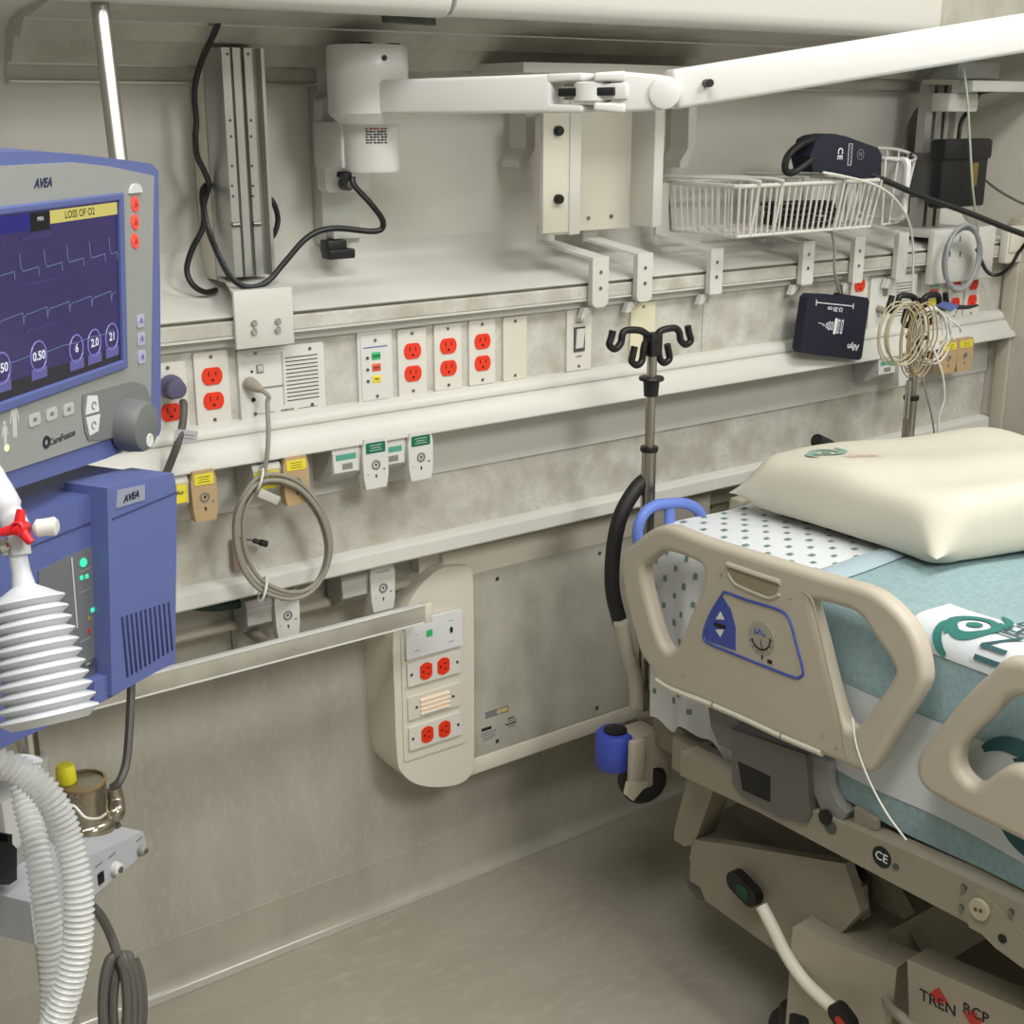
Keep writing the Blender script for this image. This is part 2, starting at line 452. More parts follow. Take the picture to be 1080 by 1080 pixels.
dup(D0, ctr(433.5, 381.5), 'red duplex outlet right of the traffic-light indicator plate, first of the three in a row')
dup(D0, ctr(471, 376), 'red duplex outlet in the middle of the three in a row')
dup(D0, ctr(507, 371), 'red duplex outlet beside the blank plate, third of the three in a row')
dup(D0, ctr(904, 310), 'red duplex outlet peeking out above the hanging navy cuff')
dup(D0, ctr(1006, 311), 'red duplex outlet behind the far gray hose coil, nearer the indicator plate')
dup(D0, ctr(1024, 308), 'red duplex outlet at the far right end of the service panel')

for px, py, w, m, l in ((541.5, 367, .052, ivory, 'plain cream blank plate right of the three red outlets'), (676, 350, .062, mat('pale_yellow_plastic', 'd9d3b6', .42), 'pale yellowish blank plate behind the hook of the near drip pole')):
    p = ctr(px, py); t = thing('blank_plate', l, 'plate', p)
    finish('cover_plate', MB().prism(wl(rrect(w, .114, .003, cx=p.x, cy=p.z), YP), (0, -.005, 0), m, .0018), t)
    screws(t, [(p.x, YP - .005, p.z + .049), (p.x, YP - .005, p.z - .049)])
p = ctr(609, 358)
t = thing('light_switch', 'white rocker switch in a cream plate on the service panel', 'switch', p)
mb = MB().prism(wl(rrect(.058, .114, .003, cx=p.x, cy=p.z), YP), (0, -.005, 0), plate, .0018); finish('cover_plate', mb, t)
screws(t, [(p.x, YP - .005, p.z + .049), (p.x, YP - .005, p.z - .049)])
finish('rocker_frame', MB().box((p.x, YP - .005, p.z + .001), (.026, .003, .046), dgray), t)
finish('rocker', MB().prism([(p.x - .009, YP - .006, p.z - .019), (p.x - .009, YP - .0115, p.z + .021), (p.x - .009, YP - .004, p.z + .021), (p.x - .009, YP - .004, p.z - .019)], (.018, 0, 0), white, .001), t)
finish('lettering', MB().text('EMERG', .006, grayink, WALLF((p.x, YP - .0052, p.z + .032))).text('LAMP', .006, grayink, WALLF((p.x, YP - .0052, p.z - .031))), t)

# intercom speaker panel
p = ctr(296, 402)
t = INT = thing('intercom_panel', 'wide pale gray intercom speaker plate with louvres and call cord socket', 'intercom', p)
a = ctr(250, 402).x; b = ctr(340, 396).x; z0 = ctr(296, 437).z; z1 = ctr(296, 364).z
cx = (a + b) / 2; w = b - a; cz = (z0 + z1) / 2; h = z1 - z0
paleg = mat('pale_gray_plate', 'd3d3cd', .4)
finish('faceplate', MB().prism(wl(rrect(w, h, .004, cx=cx, cy=cz), YP), (0, -.008, 0), paleg, .003), t)
sx0 = cx + .0; sx1 = b - .012
mb = MB()
for i in range(12):
    z = cz + .036 - i * .0063
    mb.box2((sx0 + .006, YP - .0088, z - .0007), (sx1, YP - .0075, z + .0007), dgray)
finish('speaker_louvres', mb, t)
mb = MB().box2((sx0 - .0005, YP - .0092, cz - h * .35), (sx0 + .0015, YP - .008, cz + h * .42), grayp)
mb.box2((a + .012, YP - .0092, cz - .008), (sx0, YP - .008, cz - .006), midgray)
mb.box2((a + .012, YP - .0092, cz + h * .40), (sx0, YP - .008, cz + h * .415), grayp)
finish('divider', mb, t)
finish('call_button', MB().box((a + .036, YP - .009, cz + .024), (.012, .003, .013), midgray, .001).box((a + .036, YP - .0107, cz + .024), (.009, .001, .010), grayp, .0005), t)
for z, r in ((.021, .002), (.010, .002), (-.024, .0035)): finish('jack', MB().cyl((a + .022, YP - .007, cz + z), (a + .022, YP - .0095, cz + z), r, black, 12), t)
screws(t, [(x, YP - .008, cz + z) for x, z in ((a + .03, h * .44), (b - .025, h * .42), (a + .024, -h * .42), (b - .025, -h * .4))])
finish('lettering', MB().text('INTERCOM', .0045, ink, WALLF((cx + .005, YP - .0083, cz - h * .43))).box((cx - .035, YP - .0083, cz - h * .43), (.035, .0004, .0006), ink).box((cx + .042, YP - .0083, cz - h * .43), (.035, .0004, .0006), ink), t)

# traffic light indicator plate
p = ctr(394, 386.5)
t = thing('indicator_plate', 'pale gray plate with green, red and yellow status labels', 'indicator plate', p)
pw = ctr(412, 384).x - ctr(376, 387).x
finish('frame', MB().prism(wl(rrect(pw, .121, .004, cx=p.x, cy=p.z), YP), (0, -.006, 0), mat('pale_blue_gray_plate', 'cfd1d0', .4), .003), t)
finish('insert', MB().prism(wl(rrect(pw - .011, .109, .002, cx=p.x, cy=p.z), YP - .006), (0, -.0015, 0), paleg, .0006), t)
for i, (m, nm) in enumerate(((greenb, 'NORMAL'), (orangel, 'FAULT'), (yellowl, 'TEST'))):
    z = p.z + .019 - i * .0195
    mb = MB().box((p.x + .001, YP - .0078, z), (.0165, .0014, .0125), m, .0006)
    mb.text(nm, .0042, ink, WALLF((p.x + .001, YP - .0088, z)))
    finish('status_label', mb, t)
    finish('lamp', MB().cyl((p.x - .016, YP - .007, z - .002), (p.x - .016, YP - .0095, z - .002), .0026, dgray, 12), t)
mb = MB().box((p.x, YP - .0078, p.z + .034), (pw - .02, .0004, .0016), bluei); finish('heading_line', mb, t)
screws(t, [(p.x, YP - .0075, p.z + .045), (p.x + .001, YP - .0075, p.z - .049)])

# far intercom / indicator plates behind the second drip pole
p = ctr(938, 318)
t = thing('intercom_panel', 'far gray intercom plate behind the far drip pole hook', 'intercom', p)
a = ctr(914, 320).x; b = ctr(962, 316).x; cx = (a + b) / 2; w = b - a
finish('faceplate', MB().prism(wl(rrect(w, .115, .004, cx=cx, cy=p.z), YP), (0, -.008, 0), paleg, .003), t)
mb = MB()
for i in range(12): mb.box2((cx + .01, YP - .0088, p.z + .04 - i * .0066 - .0007), (b - .014, YP - .0075, p.z + .04 - i * .0066 + .0007), dgray)
finish('speaker_louvres', mb, t)
finish('call_button', MB().box((a + .05, YP - .009, p.z + .024), (.014, .003, .016), midgray, .001), t)
finish('call_plug', MB().cyl((a + .03, YP - .006, p.z - .01), (a + .03, YP - .03, p.z - .015), .008, cableg, 14, .002), t)
p = ctr(981, 312)
t = thing('indicator_plate', 'far pale plate with a green status label above the sensor clip', 'indicator plate', p)
finish('frame', MB().prism(wl(rrect(.075, .115, .004, cx=p.x, cy=p.z), YP), (0, -.006, 0), paleg, .003), t)
for i, m in enumerate((greenb, orangel, yellowl)): finish('status_label', MB().box((p.x + .004, YP - .007, p.z + .03 - i * .022), (.03, .0014, .015), m), t)

# plum plug + its dark cable at the left
p = ctr(180, 405)
t = thing('power_plug', 'plum colored hospital plug with gray cord in the outlet beside the blue monitor', 'plug', p)
b0 = Wy(178, 407, YP - .007)
finish('plug_body', MB().lathe([(0, -.004), (.012, -.003), (.016, .004), (.019, .012), (.018, .022), (.014, .026), (.0135, .034), (.015, .038), (.014, .045), (0, .047)], puply, b0, (-.1, -1, .05), 20), t)
finish('cord', MB().tube(spline([Wy(193, 424, YP - .045), Wy(194, 430, YP - .055), Wy(192, 450, YP - .065), Wy(186, 472, YP - .07), Wy(176, 498, YP - .06), Wy(160, 540, YP - .05)], 6), .006, cabled, 10), t)
q = Wy(196, 460, YP - .072)
finish('tag', MB().box((0, 0, 0), (.036, .0008, .018), mat('cord_tag', 'aeaeb2', .5), M=Matrix.Translation(q) @ Matrix.Rotation(.25, 4, 'Y')).box((0, -.0006, .002), (.026, .0004, .0012), grayink, M=Matrix.Translation(q) @ Matrix.Rotation(.25, 4, 'Y')).box((0, -.0006, -.003), (.026, .0004, .0012), grayink, M=Matrix.Translation(q) @ Matrix.Rotation(.25, 4, 'Y')), t)

# ------------------------------------------------------------------ gas outlets
YG = -.122
GD_ = .076
def gas(px, py, label, kind, wpx, hpx, side=True, grp=None):
    """px,py = centre of the adapter face"""
    p = Wy(px, py, YG - GD_)
    t = thing('gas_outlet', label, 'gas outlet', p, grp)
    body = {'y': tanp, 'g': whitep, 'v': whitep}[kind]; lab = {'y': yellowl, 'g': greenl, 'v': white}[kind]
    yy = YG - GD_; w = Wy(px + wpx / 2, py, yy).x - Wy(px - wpx / 2, py, yy).x; h = Wy(px, py - hpx / 2, yy).z - Wy(px, py + hpx / 2, yy).z; sz = h / .061
    ol = [(-w * .42, -h * .5), (w * .42, -h * .5), (w * .5, -h * .25), (w * .52, h * .3), (w * .42, h * .5), (-w * .42, h * .5), (-w * .52, h * .3), (-w * .5, -h * .25)]
    finish('adapter', MB().prism([(p.x + x, p.y, p.z + z) for x, z in ol], (0, .02, 0), body, .004), t)
    mb = MB().prism([(p.x + x, p.y - .001, p.z + z) for x, z in rrect(w * .78, h * .21, .002, cx=0, cy=h * .33)], (0, .004, 0), lab, .001)
    if kind != 'v':
        for k in range(3): mb.box((p.x, p.y - .0013, p.z + h * (.38 - k * .05)), (w * (.5 - .1 * (k % 2)), .0004, .0007), ink if kind == 'y' else whiteink)
    else:
        mb.box((p.x, p.y - .002, p.z + h * .33), (w * .6, .0006, .0012), midgray)
    finish('name_label', mb, t)
    mb = MB().lathe([(.006 * sz, 0), (.006 * sz, -.0015), (.0042 * sz, -.002), (.0036 * sz, .001), (.0028 * sz, .004), (0, .004)], midgray, p + Vector((0, 0, -h * .02)), (0, 1, 0), 16)
    mb.cyl(p + Vector((0, -.0012, -h * .02)), p + Vector((0, .001, -h * .02)), .0019, black, 10)
    finish('port', mb, t)
    mb = MB().cyl(p + Vector((0, .001, -h * .24)), p + Vector((0, -.0006, -h * .24)), .0018, black, 10)
    mb.box(p + Vector((0, -.0003, -h * .27)), (.002, .0006, .004), black)
    mb.box(p + Vector((-w * .33, -.0003, -h * .2)), (.003, .0004, .0012), grayink).box(p + Vector((w * .33, -.0003, -h * .13)), (.004, .0004, .003), grayink)
    finish('keyhole', mb, t)
    finish('stem', MB().box2((p.x - w * .36, YG + .0005, p.z - h * .2), (p.x + w * .36, p.y + .02, p.z + h * .4), body, .003), t)
    if side:
        a = Vector((p.x - w * 1.02, 0, 0))
        lm = {'y': yellowl, 'g': whitep, 'v': grayp}[kind]
        gx = w * .62
        mb = MB().prism([(a.x - gx, YG, p.z + h * .44), (a.x - gx, p.y + .012, p.z + h * .42), (a.x - gx, p.y + .006, p.z + h * .30), (a.x - gx, p.y + .010, p.z - h * .12), (a.x - gx, p.y + .035, p.z - h * .34), (a.x - gx, YG, p.z - h * .4)], (w * 1.1, 0, 0), grayp if kind != 'v' else mat('latch_gray', '9b9a95', .4), .003)
        finish('side_latch', mb, t)
        mb = MB()
        M = frame((a.x - gx + w * .52, p.y + .0065, p.z + h * .12), (1, 0, 0), (0, .02, 1))
        mb.box((0, 0, 0), (w * .98, h * .40, .001), lm if kind == 'y' else (whitep if kind == 'g' else grayp), M=M)
        if kind == 'g':
            mb.box((0, h * .10, .0008), (w * .8, h * .11, .0006), mat('teal_label', '4f9b86', .5), M=M)
            mb.box((.002, -h * .09, .0008), (w * .4, h * .12, .0006), midgray, M=M)
        if kind == 'y': mb.text('Air', .010, ink, M @ Matrix.Translation((w * .2, 0, .0008)))
        finish('latch_label', mb, t)
    return t
gas(216, 523, 'tan gas outlet with yellow label closest to the blue ventilator', 'y', 26, 54)
gas(313, 507, 'tan gas outlet with yellow label behind the top of the gray cord coil', 'y', 26, 51)
gas(396.5, 489, 'left of the pair of white gas outlets with green labels', 'g', 26, 52)
gas(444, 481, 'right of the pair of white gas outlets with green labels', 'g', 25, 50)
gas(1001, 377, 'far tan gas outlet with yellow top, nearer the drip pole', 'y', 16, 34, side=False)
gas(1018, 374, 'far tan gas outlet with yellow top, nearest the right wall', 'y', 16, 34, side=False)
gas(957, 388, 'far white gas outlet with green label hidden behind the cable bundle', 'g', 17, 36)
YG = -.06; GD_ = .06
for px, py, l in ((303.5, 648, 'white vacuum outlet under the gray cord coil, above the chrome rail'), (404, 619, 'white vacuum outlet above the right end of the chrome rail')):
    gas(px, py, l, 'v', 25, 50)
YG = -.122
# ------------------------------------------------------------------ left aluminium channel with its bracket
p = Wy(247, 292, -.10)
t = thing('equipment_channel', 'tall ribbed aluminium equipment channel on the wall left of the white arm', 'channel', p)
yb, yf = -.055, -.115
ztop = Wy(240, 50, yf).z; zbot = Wy(245, 293, yf).z
xa = Wy(233, 48, yf).x; xb = Wy(276, 48, yf).x; xs_ = Wy(216, 55, yb).x
mb = MB()
# front face section: ribs, drawn as a closed profile in plan and extruded upward
w = xb - xa
pl = []
for (u, d) in ((0, 0), (.20, 0), (.20, .010), (.27, .010), (.27, 0), (.45, 0), (.45, .008), (.50, .012), (.55, .008), (.55, 0), (.74, 0), (.74, .012), (.92, .012), (.92, -.006), (1.0, -.006)):
    pl.append((xa + u * w, yf + d))
pl += [(xb, yb), (xs_, yb), (xs_ + .004, yb - .012), (xa - .012, yb - .02)]
mb.prism([(x, y, zbot) for x, y in pl], (0, 0, ztop - zbot), alu)
finish('channel', mb, t)
finish('wall_strip', MB().box2((xs_ - .006, -.055, zbot - .01), (xb - .004, -.002, ztop - .004), ivory, .002), t)
for (px, py) in ((243, 127), (244, 144), (245, 175), (245, 196), (246, 207), (265, 127), (265, 144), (266, 175), (267, 196), (267, 207), (240, 57), (262, 57)):
    q = Wy(px, py, yf - .001)
    finish('hole', MB().cyl((q.x, yf + .004, q.z), (q.x, yf - .0004, q.z), .0022, dgray, 10), t)
for (px, py) in ((248, 237), (270, 236)):
    q = Wy(px, py, yf - .001)
    finish('bolt', MB().cyl((q.x - .006, yf - .003, q.z), (q.x + .006, yf - .003, q.z), .004, screwm, 10), t)
# bracket: sloping shelf and a front plate clamped over the rail
a = Wy(246, 312, -.176); b = Wy(308, 308, -.176); zb_ = Wy(250, 369, -.176).z
finish('bracket_shelf', MB().prism([(xs_ + .0, -.05, zbot - .012), (xb - .002, -.05, zbot - .012), (xb - .002, -.12, zbot - .012), (b.x, -.171, a.z), (a.x, -.171, a.z), (xs_ + .0, -.075, zbot - .012)], (0, 0, .005), cream), t)
finish('bracket_plate', MB().box2((a.x, -.177, zb_), (b.x, -.1695, a.z + .0065), cream, .0015), t)
for px, dx in ((268, 0), (293, 0)):
    for py in (341 - (px - 268) * .08, 350 - (px - 268) * .08):
        q = Wy(px, py, -.178)
        finish('bolt', MB().cyl((q.x, -.175, q.z), (q.x, -.181, q.z), .0055, chrome, 8, .001), t)

# ------------------------------------------------------------------ white articulated arm
yc = -.165
pc = Wy(388, 90, yc)
t = ARM = thing('support_arm', 'white articulated support arm reaching out from the wall over the bed', 'support arm', Wy(388, 180, yc))
rd = (Wy(425, 90, yc).x - Wy(345, 90, yc).x) * .5 * .93
zt = Wy(388, 48, yc).z; zd = Wy(388, 128, yc).z; zl = Wy(388, 182, yc).z
ch0 = Wy(332, 65, -.03); ch1 = Wy(385, 255, -.03)
finish('wall_channel', MB().box2((ch0.x, -.035, ch1.z), (Wy(375, 150, -.03).x, -.001, ch0.z), grayp, .002), t)
m0 = Wy(335, 101, -.05); m1 = Wy(386, 201, -.05)
finish('mounting_plate', MB().prism(wl(rrect(m1.x - m0.x, m0.z - m1.z, .012, cx=(m0.x + m1.x) / 2, cy=(m0.z + m1.z) / 2), -.035), (0, -.03, 0), white, .006), t)
finish('lower_drum', MB().lathe([(0, 0), (rd * .70, 0), (rd * .74, .004), (rd * .74, zd - zl + .01), (0, zd - zl + .01)], white, (pc.x + .012, yc + .02, zl), (0, 0, 1), 32).box2((pc.x - .04, yc + .02, zl + .004), (pc.x + .05, -.05, zd), white, .006), t)
finish('upper_drum', MB().lathe([(0, -.004), (rd * .75, -.004), (rd, .012), (rd, (zt - zd) * .62), (rd * 1.004, (zt - zd) * .625), (rd * 1.004, (zt - zd) * .78), (rd, (zt - zd) * .785), (rd, zt - zd - .006), (rd * .95, zt - zd), (0, zt - zd)], white, (pc.x, yc, zd), (0, 0, 1), 40), t)
for dx, dy in ((-.02, -.03), (.035, -.02)): finish('cap_screw', MB().box((pc.x + dx, yc + dy, zt + .001), (.018, .012, .005), black, .001), t)
def arm_pt(px, py, d): return Dp(px, py, d)
d0 = (pc - CAM).dot(FWD)
# small black cap on drum facing the viewer
view = (CAM - pc); view.z = 0; view.normalize()
perp = Vector((-view.y, view.x, 0))
ang = -.42
dirn = (view * math.cos(.42) + perp * math.sin(.42))
if dirn.x < view.x: dirn = (view * math.cos(.42) - perp * math.sin(.42))
q = Vector((pc.x, yc, Wy(404, 61, yc - rd).z)) + dirn * rd
finish('set_screw', MB().cyl(q - dirn * .003, q + dirn * .0015, .0042, black, 12), t)
# warning label on lower drum
M = Matrix.Identity(4)
def onlow(u, z, r=rd * .745):
    v = view; a0 = math.atan2(v.y, v.x) + .25 + u / r
    return Vector((pc.x + .012 + r * math.cos(a0), yc + .02 + r * math.sin(a0), z))
mb = MB()
for k in range(6):
    zz = zd - .012 - k * .0042
    n = 6; mm = redink if k == 0 else ink
    for i in range(n):
        u0 = -.018 + i * .006; u1 = u0 + (.005 if (i + k) % 3 else .0035)
        mb.poly([onlow(u0, zz, rd * .748), onlow(u1, zz, rd * .748), onlow(u1, zz + .0024, rd * .748), onlow(u0, zz + .0024, rd * .748)], mm)
finish('warning_text', mb, t)
# beams
e0 = arm_pt(398, 103, d0 - .02); e1 = arm_pt(622, 98, 1.86)
def beam(name, A, B, h0, h1, w, m=white, bev=.006):
    ax = (B - A).normalized(); sd = ax.cross(Vector((0, 0, 1))).normalized(); upv = sd.cross(ax)
    pts = [A + sd * w / 2 - upv * h0 / 2, A + sd * w / 2 + upv * h0 / 2, A - sd * w / 2 + upv * h0 / 2, A - sd * w / 2 - upv * h0 / 2]
    pt2 = [B + sd * w / 2 - upv * h1 / 2, B + sd * w / 2 + upv * h1 / 2, B - sd * w / 2 + upv * h1 / 2, B - sd * w / 2 - upv * h1 / 2]
    mb = MB(); a = [mb.bm.verts.new(p) for p in pts]; b = [mb.bm.verts.new(p) for p in pt2]
    mb.bm.faces.new(a); mb.bm.faces.new(b[::-1])
    for i in range(4): mb.bm.faces.new([a[i], b[i], b[(i + 1) % 4], a[(i + 1) % 4]])
    bmesh.ops.recalc_face_normals(mb.bm, faces=mb.bm.faces[:])
    mb._fin(mb._bev(a + b, bev, 3), m)
    return mb, ax, sd, upv
h0 = 34 / F * d0; h1 = 40 / F * 1.86
mb, ax, sd, upv = beam('x', e0, e0.lerp(e1, .86), h0, h0 + (h1 - h0) * .86, .05)
finish('first_beam', mb, t)
# fork joint: two prongs top and bottom and a knuckle between
f0 = e0.lerp(e1, .84); f1 = e1 + ax * .0
for s in (1, -1):
    mb, *_ = beam('x', f0 + upv * s * h1 * .38, f1 + upv * s * h1 * .40, h1 * .24, h1 * .2, .05, bev=.004)
    finish('fork_prong', mb, t)
kn = arm_pt(625, 97, 1.855)
finish('pivot_shaft', MB().box((0, 0, 0), (.085, .03, .011), black, .001, M=frame(arm_pt(622, 97, 1.85), ax, sd)), t)
finish('joint_knuckle', MB().lathe([(0, -h1 * .26), (.024, -h1 * .26), (.027, -h1 * .22), (.027, h1 * .22), (.024, h1 * .26), (0, h1 * .26)], white, kn, upv, 28).box((0, 0, 0), (.06, .03, h1 * .42), white, .004, M=frame(kn + ax * .028 - Vector((0, 0, .0)), ax, sd)), t)
g0 = arm_pt(627, 97, 1.85); g1 = arm_pt(702, 98, 1.84)
ax2 = (g1 - g0).normalized()
for s in (1, -1):
    mb, *_ = beam('x', g0 + upv * s * h1 * .36, g0.lerp(g1, .45) + upv * s * h1 * .40, h1 * .22, h1 * .26, .05, bev=.004)
    finish('fork_prong', mb, t)
mb, *_ = beam('x', g0.lerp(g1, .38), g1, h1 * 1.02, h1 * .86, .046, bev=.006)
finish('joint_block', mb, t)
k2 = arm_pt(701, 98, 1.84 - .02)
vdir = (CAM - k2); vdir.z = 0; vdir.normalize()
sd2 = ax2.cross(Vector((0, 0, 1))).normalized()
if sd2.dot(vdir) < 0: sd2 = -sd2
finish('pivot_cap', MB().lathe([(0, -.05), (.0225, -.05), (.0225, .004), (.021, .008), (.016, .010), (0, .011)], white, k2, sd2, 32), t)
s0 = arm_pt(706, 95, 1.845); s1 = arm_pt(1250, 7, 1.95)
mb, ax3, sd3, up3 = beam('x', s0, s1, 40 / F * 1.84, 38 / F * 1.95, .05)
finish('second_beam', mb, t)
q = arm_pt(741, 88, 1.84)
sdd = sd3 if sd3.dot(vdir) > 0 else -sd3
finish('knob', MB().cyl(q + sdd * .0, q + sdd * .034, .0055, black, 14, .001), t)
# cable outlet under the drum and the bottom clamp with black plug
q = Wy(372, 186, yc)
finish('cable_gland', MB().cyl((q.x - .004, yc + .02, zl + .002), (q.x - .004, yc + .02, zl - .008), .012, black, 14, .002), t)
q = Wy(364, 194, -.07)
finish('clamp_knob', MB().cyl((q.x, -.064, q.z), (q.x, -.085, q.z), .011, dgray, 16, .003).cyl((q.x, -.085, q.z), (q.x, -.087, q.z), .006, midgray, 12), t)
q = Wy(352, 250, -.045)
finish('foot_bracket', MB().box2((ch0.x + .006, -.06, Wy(350, 252, -.05).z), (Wy(384, 240, -.05).x, -.035, Wy(350, 243, -.05).z), grayp, .002), t)
q = Wy(356, 264, -.06)
finish('plug', MB().box((q.x - .002, -.05, q.z + .006), (.036, .03, .022), black, .003).box((q.x + .004, -.055, q.z - .006), (.05, .03, .016), black, .003), t)

# ------------------------------------------------------------------ black cords on the left
zz = -.16
finish('power_cord', MB().tube(spline([Wy(372, 187, -.155), Wy(374, 196, -.16), Wy(392, 216, -.17), Wy(404, 234, -.17), Wy(396, 244, -.165), Wy(352, 241, -.16), Wy(325, 250, -.155), Wy(300, 277, -.15), Wy(282, 297, -.15), Wy(262, 303, -.155), Wy(244, 293, -.15),
        Wy(230, 268, -.13), Wy(219, 240, -.12), Wy(214, 215, -.10), Wy(214, 200, -.08), Wy(222, 192, -.06)], 8), .0048, black, 8), ARM, 'black cord sagging across the aluminium channel')
finish('power_cord', MB().tube(spline([Wy(236, 6, -.16), Wy(228, 30, -.14), Wy(212, 66, -.10), Wy(205, 96, -.09), Wy(207, 128, -.085), Wy(206, 145, -.085), Wy(208, 165, -.08), Wy(216, 182, -.08), Wy(220, 196, -.08), Wy(215, 215, -.075), Wy(214, 240, -.075), Wy(203, 262, -.075), Wy(197, 284, -.075), Wy(203, 300, -.08),
        Wy(216, 308, -.08), Wy(228, 306, -.07)], 8), .0046, black, 8), OVER, 'black cord hanging down the left edge of the aluminium channel')
finish('cord_loop', MB().tube(spline([Wy(276, 206, -.05), Wy(287, 212, -.06), Wy(293, 230, -.06), Wy(289, 247, -.06), Wy(279, 256, -.05)], 8), .0044, black, 8), ARM, 'short black cord loop')

# ------------------------------------------------------------------ wall bracket with shelf
p = Wy(625, 245, -.06)
t = thing('monitor_bracket', 'cream metal wall bracket with top shelf and black knobs, behind the white arm', 'wall bracket', p)
a = Wy(541, 74, -.16); b = Wy(758, 72, -.16)
zs = a.z
finish('top_shelf', MB().prism([(a.x, -.005, zs - .004), (b.x, -.005, zs - .004), (b.x, -.13, zs - .004), (b.x - .03, -.17, zs - .004), (a.x + .17, -.205, zs - .004), (a.x, -.19, zs - .004)], (0, 0, .016), cream, .003), t)
def vstrip(name, px0, px1, pya, pyb, y, dep, m=cream, bev=.002):
    q0 = Wy(px0, pya, y); q1 = Wy(px1, pyb, y); xm0 = Wy(px0, (pya + pyb) / 2, y).x; xm1 = Wy(px1, (pya + pyb) / 2, y).x
    return finish(name, MB().box2((xm0, y, min(q0.z, q1.z)), (xm1, y + dep, max(q0.z, q1.z)), m, bev), t)
vstrip('knob_plate', 573, 601, 105, 245, -.150, .012, ivory)
vstrip('side_flange', 601.2, 613, 105, 247, -.153, .07, cream)
vstrip('back_plate', 608, 667, 105, 240, -.085, .01, ivory)
vstrip('side_flange', 690, 700, 105, 239, -.15, .09, cream)
vstrip('spacer', 577, 600, 224, 247, -.147, .008, ivory)
for px, py in ((588.5, 138), (588.5, 210)):
    q = Wy(px, py, -.152)
    finish('knob', MB().lathe([(0, .008), (.004, .008), (.0085, 0), (.0085, -.008), (.007, -.011), (0, -.0115)], black, (q.x, -.150, q.z), (0, 1, 0), 18), t)
for px, py in ((645, 228), (621, 230)):
    q = Wy(px, py, -.087); finish('screw', MB().cyl((q.x, -.084, q.z), (q.x, -.088, q.z), .0035, screwm, 10), t)
# hanging arms left and right of the bracket
for (px, nm) in ((556, 'l'), (727, 'r')):
    q = Wy(px, 120, -.06); xw = .011
    zA = zs - .004; zB = Wy(px, 156, -.05).z; zC = Wy(px - 6, 176, -.05).z
    lx = -.016 if nm == 'l' else -.018
    mb = MB().prism([(q.x - xw, -.02, zA), (q.x + xw, -.02, zA), (q.x + xw * .9, -.02, zB), (q.x + lx + xw, -.02, zC + .012), (q.x + lx + xw, -.02, zC), (q.x + lx - xw, -.02, zC), (q.x + lx - xw, -.02, zC + .012), (q.x - xw * .9, -.02, zB)], (0, -.05, 0), cream, .002)
    finish('hanger', mb, t)
    finish('gusset', MB().prism([(q.x, -.02, zA - .05), (q.x, -.16, zA), (q.x, -.02, zA)], (.008, 0, 0), cream).prism([(q.x, -.03, zA - .045), (q.x + .055, -.03, zA), (q.x + .035, -.03, zA), (q.x, -.03, zA - .03)], (0, -.03, 0), cream), t)
# rail straps: up the wall, over the ledge and down the front of the rail
def strap(par, px, pya, pyb, wpx, xback=None, ztop_=None, rnd=True, m=cream, holes=True):
    y = -.1825
    q0 = Wy(px, pya, y); q1 = Wy(px, pyb, y); w = (Wy(px + wpx / 2, pya, y).x - Wy(px - wpx / 2, pya, y).x)
    xb_ = q0.x + (xback or 0)
    zt_ = q0.z
    prof = [(y, 0)]
    fr = rrect(w, zt_ - q1.z, min(w * .48, .012) if rnd else .003, 6, cx=q0.x, cy=(zt_ + q1.z) / 2)
    fr = [(x, z) if z < (zt_ + q1.z) / 2 else ((q0.x + (w / 2 if x > q0.x else -w / 2)), zt_) for x, z in fr]
    ded = []
    for v in fr:
        if not ded or (abs(ded[-1][0] - v[0]) + abs(ded[-1][1] - v[1])) > 1e-5: ded.append(v)
    finish('strap_front', MB().prism(wl(ded, y), (0, .012, 0), m, .002), par)
    finish('strap_top', MB().prism([(q0.x - w / 2, y + .004, zt_ - .0055), (q0.x + w / 2, y + .004, zt_ - .0055), (xb_ + w / 2, -.06, zt_ + .018), (xb_ - w / 2, -.06, zt_ + .018)], (0, 0, .005), m), par)
    if ztop_: finish('strap_back', MB().box2((xb_ - w / 2, -.066, zt_ + .015), (xb_ + w / 2, -.060, ztop_), m, .001), par)
    if holes:
        for k in (.30, .62):
            zz_ = zt_ + (q1.z - zt_) * k
            finish('screw', MB().cyl((q0.x, y + .002, zz_), (q0.x, y - .0015, zz_), .0034, screwm, 10), par)
    finish('strap_hook', MB().prism([(q0.x - w * .5 - .004, -.166, q1.z - .001), (q0.x - w * .5 - .012, -.166, q1.z - .020), (q0.x - w * .5 - .002, -.166, q1.z - .020), (q0.x + .002, -.166, q1.z - .001)], (0, .012, 0), m, .002), par)
zbk = Wy(598, 244, -.062).z + .01
strap(t, 634, 271, 324, 17, -.035, zbk + .004)
strap(t, 681, 267, 318, 16, -.035, zbk + .004)
# ------------------------------------------------------------------ wire basket
yf_, yk = -.255, -.06
x0 = Wy(780, 197, yf_).x; x1 = Wy(930, 193, yf_).x
zr = Wy(780, 197, yf_).z; zb2 = Wy(774, 251, yf_).z
p = Vector(((x0 + x1) / 2, -.16, zb2))
t = BK = thing('wire_basket', 'white wire basket hung on the rail, a navy cuff draped over it', 'basket', p)
ins = .012
mb = MB().tube([(x0, yk, zr), (x0, yf_ + .01, zr), (x0 + .01, yf_, zr), (x1 - .01, yf_, zr), (x1, yf_ + .01, zr), (x1, yk, zr)], .0042, wirem, 8, closed=True)
finish('top_rim', mb, t)
mb = MB().tube([(x0 + ins, yk, zb2), (x0 + ins, yf_ + ins, zb2), (x1 - ins, yf_ + ins, zb2), (x1 - ins, yk, zb2)], .003, wirem, 8, closed=True)
finish('bottom_rim', mb, t)
